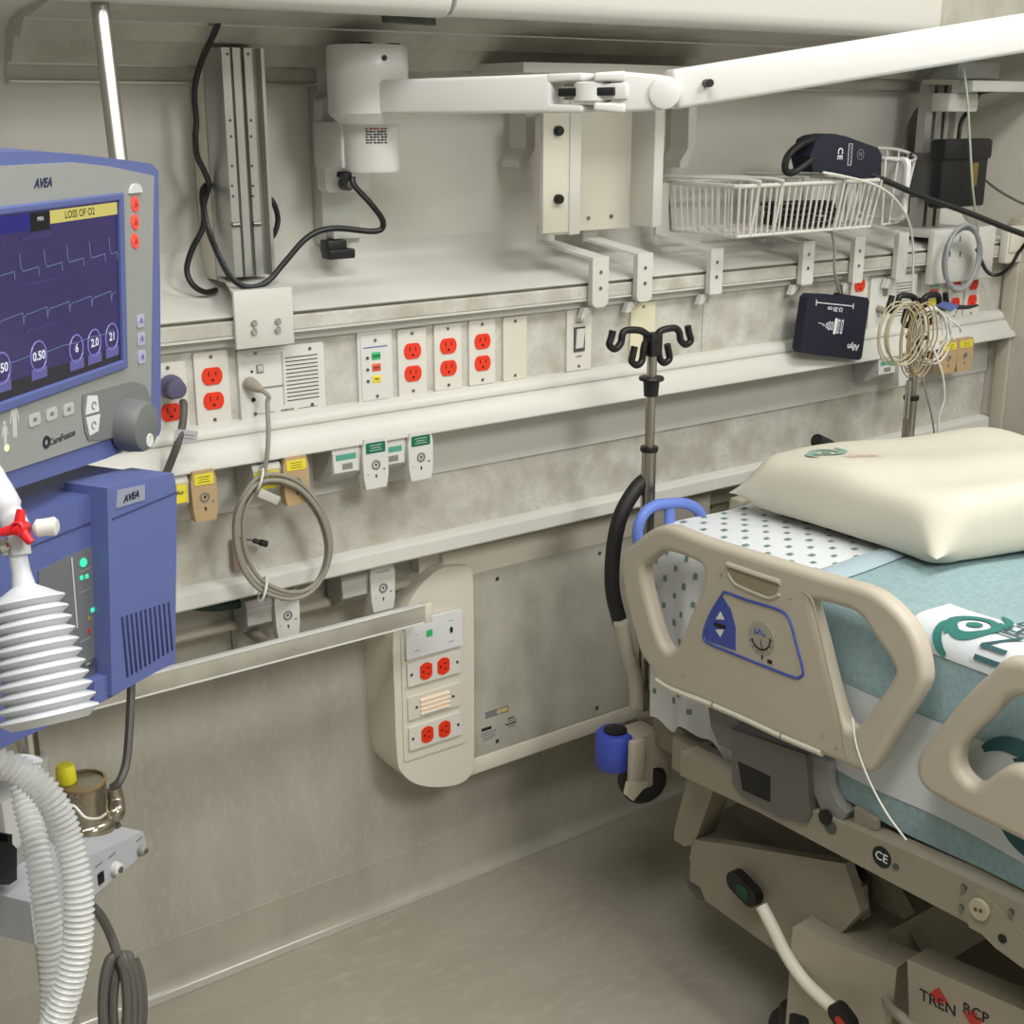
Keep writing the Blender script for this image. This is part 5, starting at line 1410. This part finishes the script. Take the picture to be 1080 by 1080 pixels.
shell = top + [ml(169, 300)] + bot + [(UL + .01, bot[-1][1] + .004), (UL, bot[-1][1] + .02), (UL, top[0][1] - .02), (UL + .02, top[0][1] - .004)]
SH = finish('monitor_shell', MB(MF).prism([(a, b, .0) for a, b in shell], (0, 0, -.075), blue, .007, 3), t)
bz = [ml(*q) for q in ((0, 175), (75, 171), (112, 175), (160, 185), (158, 320), (156.5, 448), (148, 452), (109, 463.5), (0, 499))]
bzl = bz + [(UL + .02, bz[-1][1] + .006), (UL + .014, bz[-1][1] + .02), (UL + .014, bz[0][1] - .02), (UL + .03, bz[0][1] - .004)]
finish('bezel', MB(MF).prism([(a, b, .0) for a, b in bzl], (0, 0, .003), bez, .0012), SH)
sc = [ml(117.6, 214), ml(127, 385)]
sr = (sc[0][0] + sc[1][0]) / 2 + .0005; st_ = ml(0, 222)[1] * .5 + sc[0][1] * .5; sb_ = (ml(0, 415)[1] + sc[1][1]) / 2
sl = sr - .250
scr = [(sl, sb_), (sr, sb_), (sr, st_), (sl, st_)]
fo_ = [(sl - .008, sb_ - .010), (sr + .009, sb_ - .010), (sr + .009, st_ + .007), (sl - .008, st_ + .007)]
finish('screen_surround', MB(MF @ Matrix.Translation((0, 0, .004))).addmesh(holed([fo_, scr], .0015, .002), blue2), SH)
scm = mat('screen_glow', '14121e', .2, emit=.33, ecol='5a4b98')
SCR = finish('screen', MB(MF).poly([(a, b, .0034) for a, b in scr], scm), SH)
SCR['label'] = 'lit violet waveform screen'
def sem(name, col, e): return mat(name, '050505', .3, emit=e, ecol=col)
wv = sem('trace_glow', '8fb2e0', .42); rim = sem('gauge_glow', '8f8ad8', .7); whi = sem('digit_glow', 'f2f2ff', .9); yl = sem('alarm_yellow', 'e8dc78', .75); dk = sem('bar_dark', '18161c', .3)
inkx = sem('alarm_ink', '5a5428', .3); lav = sem('tab_glow', '7a76c4', .6); ub = sem('bar_blue', '2a2a9a', .6); gr_ = sem('bar_gray', '3d3844', .5)
Z0 = .0040
def sbox(mb, a, b, m, z=Z0):
    mb.poly([(a[0], a[1], z), (b[0], a[1], z), (b[0], b[1], z), (a[0], b[1], z)], m)
W_, H_ = .25, st_ - sb_
S = lambda x, y: (sl + W_ * x, st_ - H_ * y)      # screen fractions
def sfrac(px, py): 
    q = ml(px, py); return ((q[0] - sl) / W_, (st_ - q[1]) / H_)
mb = MB(MF)
ya0, ya1 = .012, .085
xa_ = sfrac(49, 228)[0]; xd_ = sfrac(28, 230)[0]
for A_, B_, m_, z_ in ((S(xa_, ya1), S(.995, ya0), yl, Z0), (S(xd_, ya1 + .03), S(xa_ - .004, ya0), dk, Z0), (S(0, ya1 + .02), S(xd_ - .003, ya0), ub, Z0), (S(.0, .995), S(.992, .905), gr_, Z0 - .0003)):
    mb = MB(MF); sbox(mb, A_, B_, m_, z_); finish('status_bar', mb, SCR)
c = S((xa_ + .995) / 2 - .04, (ya0 + ya1) / 2)
finish('alarm_text', MB(MF).text('LOSS OF O2', .0105, inkx, Matrix.Translation((c[0], c[1], Z0 + .0003)), ext=0, bold=.0002), SCR)
c = S((xa_ + xd_) / 2, .05); finish('mode_text', MB(MF).text('MIN', .006, whi, Matrix.Translation((c[0], c[1], Z0 + .0003)), ext=0), SCR)
def trace(rows):
    mb = MB(MF)
    for pts in rows: mb.tube([(*S(*q), Z0) for q in pts], .00045, wv, 4)
    finish('waveform', mb, SCR)
base = .315
x = .02; rows = []
xs_c = [sfrac(17, 255)[0], sfrac(43, 253)[0], sfrac(67, 249)[0], sfrac(91, 246)[0], sfrac(112, 243)[0]]
stp = xs_c[2] - xs_c[1]
xx = [xs_c[0] - stp * k for k in range(4, 0, -1)] + xs_c
for i, x in enumerate(xx):
    if x < 0: continue
    rows.append([(x - .006, base - .095), (x, base - .02), (x + .012, base + .005), (min(.985, x + stp * .72), base - .004), (min(.987, x + stp * .74), base + .045)])
trace(rows)
base = .56
rows = [[(max(0, x - stp * .8), base + .0), (x - .004, base - .015), (x, base + .05), (x + .006, base + .01), (min(.985, x + stp * .2), base - .005)] for x in xx if x > 0]
trace(rows)
base = .80
trace([[(0, base + .0)] + [(x_, base - .006 + .008 * (k % 2)) for k, x_ in enumerate([.1 + .11 * i for i in range(8)])] + [(.94, base - .012)]])
mb = MB(MF)
for yy in (.13, .385, .64): sbox(mb, S(.28, yy + .022), S(.5, yy), sem('caption_glow' + str(yy), '4d4a90', .5))
finish('caption', mb, SCR)
for px, py, r, s_ in ((37, 375, .0135, '0.50'), (77, 367, .0128, '6'), (96, 361, .0128, '2.0'), (114.5, 354.5, .0128, '21'), (-2, 388, .0135, '350'), (-45, 398, .0135, '12')):
    c = ml(px, py)
    mb = MB(MF)
    mb.tube([(c[0] + r * math.cos(a), c[1] + r * math.sin(a) * 1.12, Z0) for a in [2 * PI * k / 28 for k in range(28)]], .0009, rim, 4, True)
    mb.prism([(c[0] + a, c[1] - r * 1.12 + b, Z0) for a, b in ((-.0135, -.008), (.0135, -.008), (.0135, .003), (-.0135, .003))], (0, 0, .0002), lav)
    finish('gauge', mb, SCR)
    finish('gauge_value', MB(MF).text(s_, .0125, whi, Matrix.Translation((c[0], c[1], Z0 + .0006)), ext=0, bold=.0003), SCR)
# bezel furniture
def disc(name, px, py, r, m, h=.002, sx=1, sy=1, z=.003, seg=20):
    c = ml(px, py); return finish(name, MB(MF).lathe([(0, 0), (r, 0), (r, h * .6), (r * .85, h), (0, h)], m, (c[0], c[1], z), (0, 0, 1), seg, sx=sx, sy=sy), SH)
rb_ = mat('alarm_key_red', 'e2503f', .4, emit=.25, ecol='ff4030')
for py in (215, 234, 254): 
    o_ = disc('alarm_key', 139.5, py, .0098, rb_, .0015, sx=.8)
    c = ml(139.5, py); finish('key_symbol', MB(MF).prism([(c[0] - .004, c[1] - .003, .0046), (c[0] + .004, c[1] - .003, .0046), (c[0], c[1] + .005, .0046)], (0, 0, .0003), mat('key_symbol' + str(py), 'a83428', .5)), SH)
c = ml(139, 199); finish('alarm_lamp', MB(MF).prism([(c[0] + .013 * math.cos(a), c[1] + .010 * math.sin(a) - .004, .003) for a in [PI * k / 14 for k in range(15)]], (0, 0, .003), mat('lamp_lens', 'c9cbc9', .3), .001), SH)
keym = mat('lilac_key', 'a9a8c0', .45); 
for k, py in enumerate((338, 357, 376)):
    c = ml(145 + k * .7, py)
    finish('soft_key', MB(MF).prism([(c[0] + a, c[1] + b, .003) for a, b in rrect(.016, .015, .003, 3)], (0, 0, .0012), keym, .0004), SH)
    finish('key_symbol', MB(MF).tube([(c[0] - .003, c[1] - .002, .0046), (c[0] + .001, c[1] + .003, .0046), (c[0] + .003, c[1] - .003, .0046)], .0007, bluei, 5), SH)
c = ml(42, 193); finish('maker_mark', MB(MF).text('AVEA', .0125, mat('navy_mark', '23264e', .5), Matrix.Translation((c[0], c[1], .0032)), shear=.35, bold=.0003), SH)
c = ml(46, 466)
finish('maker_mark', MB(MF).text('CareFusion', .0105, ink, Matrix.Translation((ml(63, 460)[0], ml(63, 461)[1], .0032))).addmesh(holed([[(c[0] + .0068 * math.cos(a), c[1] + .0068 * math.sin(a)) for a in [2 * PI * k / 24 for k in range(24)]], [(c[0] + .003 * math.cos(a), c[1] + .003 * math.sin(a)) for a in [2 * PI * k / 24 for k in range(24)]]], .0004, 0), ink, Matrix.Translation((0, 0, .0032))), SH)
dp = [ml(*q) for q in ((84, 416), (136, 402), (150, 406), (156, 420), (156, 448), (109, 463), (90, 464), (86, 455), (83, 430))]
finish('control_panel', MB(MF).prism([(a, b, .003) for a, b in dp], (0, 0, .0014), bezd, .0008), SH)
for k, (px, py) in enumerate(((33, 442), (51, 436), (69, 431))):
    c = ml(px, py); finish('soft_key', MB(MF).prism([(c[0] + a, c[1] + b, .003) for a, b in rrect(.0195, .0125, .003, 3)], (0, 0, .0012), mat('pale_key' + str(k), 'b4b7b6', .45), .0004), SH)
    finish('key_symbol', MB(MF).box((c[0], c[1], .0044), (.006, .004, .0004), bezd), SH)
wk = mat('white_key', 'd4d6d6', .4)
for q in (((88, 417), (98, 416.5), (100, 433), (86, 437)), ((86, 440), (101, 436), (99, 454), (90, 459))):
    finish('soft_key', MB(MF).prism([(*ml(*z), .0044) for z in q], (0, 0, .0012), wk, .0005), SH)
for px, py in ((94, 427), (94, 448)):
    c = ml(px, py); finish('key_symbol', MB(MF).tube([(c[0] + .004 * math.cos(a), c[1] + .004 * math.sin(a), .0058) for a in [5 * k / 12 for k in range(13)]], .0006, dgray, 5), SH)
for k, (px, py, h) in enumerate(((12, 440, .036), (2, 456, .024))):
    c = ml(px, py); s_ = h / .036
    mb = MB(MF).prism([(c[0] + x * s_, c[1] + y * s_, .003) for x, y in ((-.005, .010), (.005, .010), (.008, -.004), (.0065, -.005), (.0038, .004), (.003, -.020), (.0004, -.020), (0, -.006), (-.0004, -.020), (-.003, -.020), (-.0038, .004), (-.0065, -.005), (-.008, -.004))], (0, 0, .0004), mat('figure_white' + str(k), 'bfc2c0', .5))
    mb.lathe([(0, 0), (.0034 * s_, 0), (.0034 * s_, .0004), (0, .0004)], mat('figure_head' + str(k), 'bfc2c0', .5), (c[0], c[1] + .0145 * s_, .003), (0, 0, 1), 14)
    finish('patient_symbol', mb, SH)
disc('status_lamp', 4, 472, .0035, mat('green_lamp', '9fd08a', .4, emit=1.2, ecol='cfff9a'), .001)
c = ml(130, 447)
finish('dial', MB(MF).lathe([(0, .003), (.031, .003), (.031, .012), (.029, .026), (.027, .030), (.024, .031), (.0, .0305)], mat('dial_body', '6b6e6d', .5), (c[0], c[1], 0), (0, 0, 1), 40), SH)
finish('finger_dimple', MB(MF).lathe([(0, .0), (.0082, .0), (.0075, .0012), (.004, .0006), (0, .0004)], mat('dimple_white', 'd5d6d4', .4), (c[0] + .004, c[1] - .0165, .0305), (0, 0, 1), 20), SH)
# base unit
bp0 = Dp(145, 620, 1.47); bu, bv, bn = facing(bp0, 30)
BF = Matrix((bu, bv, bn)).transposed().to_4x4(); BF.translation = bp0
def bl(px, py, off=0):
    q = onpl(px, py, bp0 + bn * off, bn) - bp0; return (q.dot(bu), q.dot(bv))
OB = -.024
ur = bl(184, 600)[0]
ul_ = bl(104, 600, OB)
bt = [bl(24, 531, OB), bl(107, 517, OB)]
bb = [bl(0, 790, OB), bl(110, 738, OB)]
BL_ = -.40
vt = bt[1][1]
body = [(BL_, bb[0][1] - .0), (bb[0][0], bb[0][1]), (bb[1][0], bb[1][1]), (ur - .004, bl(184, 699)[1]), (ur - .004, vt), (BL_, vt)]
BD = finish('base_body', MB(BF).prism([(a, b, OB) for a, b in body], (0, 0, -.30), blue2, .008, 3), t)
pil_ = [bl(*q) for q in ((113, 515), (183, 499), (186.5, 516), (185, 699), (166, 708), (125, 731), (118, 734))]
finish('front_column', MB(BF).prism([(a, b, 0) for a, b in pil_], (0, 0, -.06), blue, .005, 3), BD)
def bstrip(name, pts, r, m, par=BD): return finish(name, MB(BF).tube(pts, r, m, 5), par)
bstrip('seam', [(*bl(118, 547.5), .0002), (*bl(186, 519), .0002)], .0011, mat('seam_navy', '2a3160', .6))
bstrip('seam', [(*bl(10, 585, OB), OB + .0002), (*bl(108, 546, OB), OB + .0002)], .0011, mat('seam_navy_dark', '2a3160', .6))
for i in range(11):
    f_ = i / 10; x_ = 131 + 48 * f_
    a = bl(x_, 649 - 15 * f_); b = bl(x_ + 1.2, 716 - 29 * f_)
    finish('vent_slot', MB(BF).box(((a[0] + b[0]) / 2, (a[1] + b[1]) / 2, -.0005), (.0042, a[1] - b[1], .0018), mat('vent_dark', '232c56', .6) if i == 0 else MATS['vent_dark'], .0006), BD)
bd = [bl(*q) for q in ((123, 517), (152, 511), (152, 527), (122, 536))]
finish('badge', MB(BF).prism([(a, b, 0) for a, b in bd], (0, 0, .0012), mat('badge_silver', '9aa0b4', .35, .3), .0005), BD)
c = bl(137, 524); finish('maker_mark', MB(BF).text('AVEA', .0105, ink, Matrix.Translation((c[0], c[1], .0014)), shear=.4, bold=.0003), BD)
rp = [bl(*q, OB) for q in ((40, 602), (72, 586), (103, 573), (105, 714), (84, 730), (40, 735))]
RP = finish('status_panel', MB(BF).prism([(a, b, OB) for a, b in rp], (0, 0, .0015), mat('status_gray', '64676a', .45), .0006), BD)
bstrip('divider', [(*bl(74, 588, OB), OB + .002), (*bl(80, 662, OB), OB + .002)], .0011, grayp, RP)
gl = mat('green_led', '1d5a44', .4, emit=1.6, ecol='30e0a0')
for px, py, r in ((86.5, 593, .0048),):
    c = bl(px, py, OB); finish('led_ring', MB(BF).lathe([(0, 0), (r, 0), (r, .0012), (0, .0012)], gl, (c[0], c[1], OB + .0015), (0, 0, 1), 18), RP)
for px, py, w_, m_ in ((84.5, 609, .004, gl), (90, 607.5, .004, gl), (96, 643, .0045, gl), (92.5, 665, .003, mat('red_led', '7a1512', .4, emit=.3, ecol='ff3020')), (92, 652, .002, mat('amber_led', '8a7a20', .4, emit=.2, ecol='d0b030'))):
    c = bl(px, py, OB); finish('led', MB(BF).box((c[0], c[1], OB + .0022), (w_, .0045, .0012), m_, .0003), RP)
for py in (601, 623, 675): 
    c = bl(88, py, OB); finish('lettering', MB(BF).box((c[0], c[1], OB + .0018), (.018, .002, .0004), grayink), RP)
c = bl(92, 699, OB); finish('latch', MB(BF).box((c[0], c[1], OB + .004), (.018, .007, .006), chrome, .002), RP)
q = bl(97, 712, OB); finish('shelf_lip', MB(BF).prism([(*bl(a, b, OB), OB) for a, b in ((86, 716), (108, 706), (113, 728), (85, 742))], (0, 0, .018), blue, .003), BD)
# support column and chrome pole
q = Dp(30, 786, 1.50)
finish('column', MB().cyl((q.x, q.y, .12), (q.x, q.y, q.z + .05), .0125, chrome, 20), t)
finish('column_sleeve', MB().cyl((q.x, q.y, .12), (q.x, q.y, Dp(30, 800, 1.5).z), .020, grayp, 20, .003), t)
finish('cart_base', MB().box((q.x - .05, q.y + .02, .09), (.42, .42, .06), grayp, .02, 3), t)
for dx, dy in ((-.2, -.16), (.12, -.16), (-.2, .18), (.12, .18)):
    finish('caster_wheel', MB().cyl((q.x + dx - .012, q.y + dy, .035), (q.x + dx + .012, q.y + dy, .035), .035, blackr, 20, .005), t)
a = Dp(125, 170, 1.62); b = Dp(101, -30, 1.62)
finish('back_pole', MB().cyl(a - (b - a) * 1.2, b + (b - a) * .5, .0112, mat('satin_steel', 'aaa8a2', .32, .9), 22), t)
finish('monitor_neck', MB(BF).box((-.16, vt + .02, -.12), (.12, .09, .10), blue2, .01), t)
# breathing circuit: red valve, neck and white bellows
D1 = 1.16
t = thing('breathing_bellows', 'white corrugated breathing bellows hanging in front of the ventilator base', 'bellows', Dp(52, 765, D1))
A = Dp(26, 622, D1); B = Dp(56, 762, D1); ax_ = (B - A); L_ = ax_.length
sc_ = D1 / F
prof = [(9 * sc_, -44 * sc_), (9.5 * sc_, -20 * sc_), (12 * sc_, -4 * sc_), (24 * sc_, 3 * sc_), (32 * sc_, 8 * sc_)]
nr = 11
for k in range(nr):
    f_ = k / (nr - 1); R_ = (36 + 12 * f_) * sc_; h = (10 + (L_ / sc_ - 22) * f_) * sc_
    prof += [(R_ + 2.5 * sc_, h + 1 * sc_), (R_ + 3.5 * sc_, h + 3 * sc_), (R_ - 5 * sc_, h + 9 * sc_)]
prof += [(40 * sc_, L_), (0, L_)]
rollax = ax_.normalized()
finish('bellows_body', MB().lathe([(0, -44 * sc_)] + prof, bellm, A, rollax - FWD * .05, 40), t)
finish('inlet_tube', MB().tube(spline([Dp(-40, 470, D1), Dp(-8, 512, D1), Dp(8, 540, D1), Dp(18, 560, D1), Dp(22, 585, D1)], 6), [.0155] * 6 + [.0145] * 6 + [.012] * 6 + [.009] * 7, bellm, 16), t)
vc = Dp(20, 557, D1 - .018)
vr = MB()
finish('valve_hub', MB().lathe([(0, -.012), (.0065, -.012), (.0065, .004), (.0045, .006), (.0045, .002), (0, .002)], redp, vc, -FWD, 18), t)
for dx, dy in ((.1, -1.0), (-1, .25), (.75, .9)):
    d_ = (RIGHT * dx - UP * dy).normalized()
    finish('valve_arm', MB().tube([vc, vc + d_ * .010, vc + d_ * .0165], [.0050, .0045, .0036], redp, 12), t)
finish('white_cap', MB().tube([Dp(37, 557, D1 - .012), Dp(39, 557, D1 - .012), Dp(48, 556, D1 - .01), Dp(58, 555, D1 - .008), Dp(60.5, 555, D1 - .008)], [.006, .0078, .0078, .0086, .006], whitep, 16), t)
finish('metal_ring', MB().cyl(Dp(2, 578, D1), Dp(13, 576, D1), .009, chrome, 18, .002), t)
# corrugated hoses
def corr(name, pts, rpx, d, label, pitch=6.3):
    P = spline([Dp(a, b, dd) for a, b, dd in pts], 30)
    tot = sum((P[i + 1] - P[i]).length for i in range(len(P) - 1)); pm = pitch * d / F; n = int(tot / pm) * 4
    out = []; acc = 0; i = 0; step = tot / n; tgt = 0
    for k in range(n + 1):
        while i < len(P) - 2 and acc + (P[i + 1] - P[i]).length < tgt: acc += (P[i + 1] - P[i]).length; i += 1
        seg_ = (P[i + 1] - P[i]).length or 1e-9; out.append(P[i].lerp(P[i + 1], min(1, max(0, (tgt - acc) / seg_)))); tgt += step
    R_ = rpx * d / F
    rr_ = [R_ * (1.03, .93, .80, .93)[k % 4] for k in range(len(out))]
    return solo(name, MB().tube(out, rr_, clear, 16), label, 'hose')
corr('breathing_hose', [(30, 800, 1.33), (25, 830, 1.33), (38, 890, 1.31), (48, 950, 1.30), (55, 1010, 1.30), (58, 1060, 1.30), (52, 1110, 1.30)], 14.5, 1.31, 'inner clear corrugated hose hanging straight down behind the curved one')
corr('breathing_hose', [(-45, 812, 1.22), (-15, 803, 1.22), (18, 812, 1.23), (50, 838, 1.24), (70, 880, 1.25), (82, 935, 1.25), (82, 990, 1.25), (72, 1040, 1.25), (55, 1090, 1.25)], 16, 1.24, 'outer clear corrugated hose arching out from the left edge and curving down')
# humidifier
hp0 = Dp(122, 915, 1.50); hu, hv, hn = facing(hp0, 33)
HF = Matrix((hu, hv, hn)).transposed().to_4x4(); HF.translation = hp0
def hl(px, py, off=0):
    q = onpl(px, py, hp0 + hn * off, hn) - hp0; return (q.dot(hu), q.dot(hv))
t = thing('humidifier', 'gray heated humidifier base with a smoky water chamber and yellow cap', 'humidifier', hp0 - Vector((0, 0, .04)))
fc = [hl(*q) for q in ((30, 934), (92, 904), (151, 877), (156, 897), (94, 949), (34, 948))]
fcx = [(hl(30, 940)[0], fc[1][1]), (fc[1][0], fc[1][1]), (fc[2][0], fc[2][1]), fc[3], fc[4], (hl(30, 940)[0], fc[4][1])]
gbx = mat('humidifier_gray', 'a3a6ab', .45)
BX = finish('heater_base', MB(HF).prism([(a, b, 0) for a, b in fcx], (0, 0, -.11), gbx, .004, 3), t)
for px, py, r, m_ in ((121, 916, .0085, grayp), (148, 896, .007, midgray)):
    c = hl(px, py); finish('knob', MB(HF).lathe([(0, 0), (r, 0), (r * .9, .006), (r * .6, .008), (0, .008)], m_, (c[0], c[1], 0), (0, 0, 1), 18), BX)
    finish('knob_centre', MB(HF).lathe([(0, .008), (r * .45, .008), (r * .4, .0095), (0, .0095)], dgray, (c[0], c[1], 0), (0, 0, 1), 12), BX)
c = hl(106, 926); finish('display', MB(HF).box((c[0], c[1], .0005), (.010, .014, .002), black, .0005), BX)
for px, py in ((104, 912), (118, 902), (147, 885)):
    c = hl(px, py); finish('lettering', MB(HF).box((c[0], c[1], .0002), (.012, .0025, .0004), grayink), BX)
tz = hp0.z + fc[1][1]
pc2 = Dp(97, 874, 1.545)
zbs = pc2.z
s2 = 1.545 / F
finish('hot_plate', MB().cyl((pc2.x, pc2.y, zbs - .012), (pc2.x, pc2.y, zbs), 30 * s2, dgray, 32, .003), t)
finish('chamber', MB().lathe([(0, 0), (29 * s2, 0), (30 * s2, .003), (29 * s2, .012), (27 * s2, .016), (24 * s2, .018), (24 * s2, .060), (23 * s2, .064), (0, .0655)], smoke, (pc2.x - .006, pc2.y, zbs), (0, 0, 1), 36), t)
finish('chamber_rim', MB().lathe([(24.5 * s2, .062), (25 * s2, .064), (24.5 * s2, .066), (22 * s2, .0665), (22 * s2, .062), (24.5 * s2, .062)], mat('amber_rim', '7d6a4e', .3), (pc2.x - .006, pc2.y, zbs), (0, 0, 1), 36), t)
finish('water', MB().lathe([(0, .002), (23 * s2, .002), (23 * s2, .034), (0, .034)], mat('water_metal', 'a09682', .2, .8), (pc2.x - .006, pc2.y, zbs), (0, 0, 1), 32), t)
q = Dp(70, 822, 1.52)
finish('port_cap', MB().lathe([(0, 0), (.0105, 0), (.0118, .003), (.0105, .019), (.009, .0225), (0, .0235)], mat('cap_yellow', 'd8cf2a', .45), (q.x, q.y, q.z - .004), (0, 0, 1), 24), t)
finish('outlet_elbow', MB().tube(spline([Dp(112, 862, 1.55), Dp(122, 858, 1.55), Dp(122, 845, 1.56), Dp(119, 832, 1.56)], 5), .0105, smoke, 14), t)
finish('feed_wire', MB().tube(spline([Dp(66, 848, 1.49), Dp(78, 850, 1.49), Dp(90, 862, 1.49), Dp(104, 863, 1.49), Dp(112, 858, 1.49)], 5), .0016, ivory, 6), t)
cable('feed_tube', [Dp(139, 690, 1.62), Dp(138, 735, 1.60), Dp(136, 775, 1.58), Dp(133, 805, 1.57), Dp(126, 824, 1.56), Dp(118, 831, 1.56)], .0052, cabled, 'dark gray tube dropping from the blue base to the humidifier', 'tube')
pts = [Dp(96, 955, 1.52), Dp(106, 966, 1.53), Dp(116, 985, 1.55), Dp(123, 1005, 1.55)]
loops = []
for k in range(5):
    cx_ = 128 + (k - 2) * 3.6; rx = 13 + 3 * (k % 3)
    for j in range(14):
        a = PI / 2 + 2 * PI * j / 14
        loops.append(Dp(cx_ + rx * math.cos(a), 1062 - 55 * math.sin(a), 1.55 + .006 * k + .01 * math.cos(a)))
solo('power_lead', MB().tube(spline(pts + loops, 4), .0056, cabled, 9), 'dark gray power lead looped into a bundle below the humidifier', 'cord')
t = thing('cart_handle', 'pale gray handle block with a black clip behind the hoses', 'handle block', Dp(15, 940, 1.62))
finish('block', MB(HF).box((*hl(2, 865, -.10), -.10), (.045, .075, .05), grayp, .005), t)
finish('lower_block', MB(HF).box((*hl(8, 918, -.09), -.09), (.10, .06, .06), midgray, .005), t)
finish('clip', MB(HF).prism([(*hl(a, b, -.03), -.03) for a, b in ((-20, 890), (8, 888), (8, 880), (13, 880), (13, 890), (18, 895), (18, 928), (10, 933), (-20, 934))], (0, 0, -.02), black, .003), t)
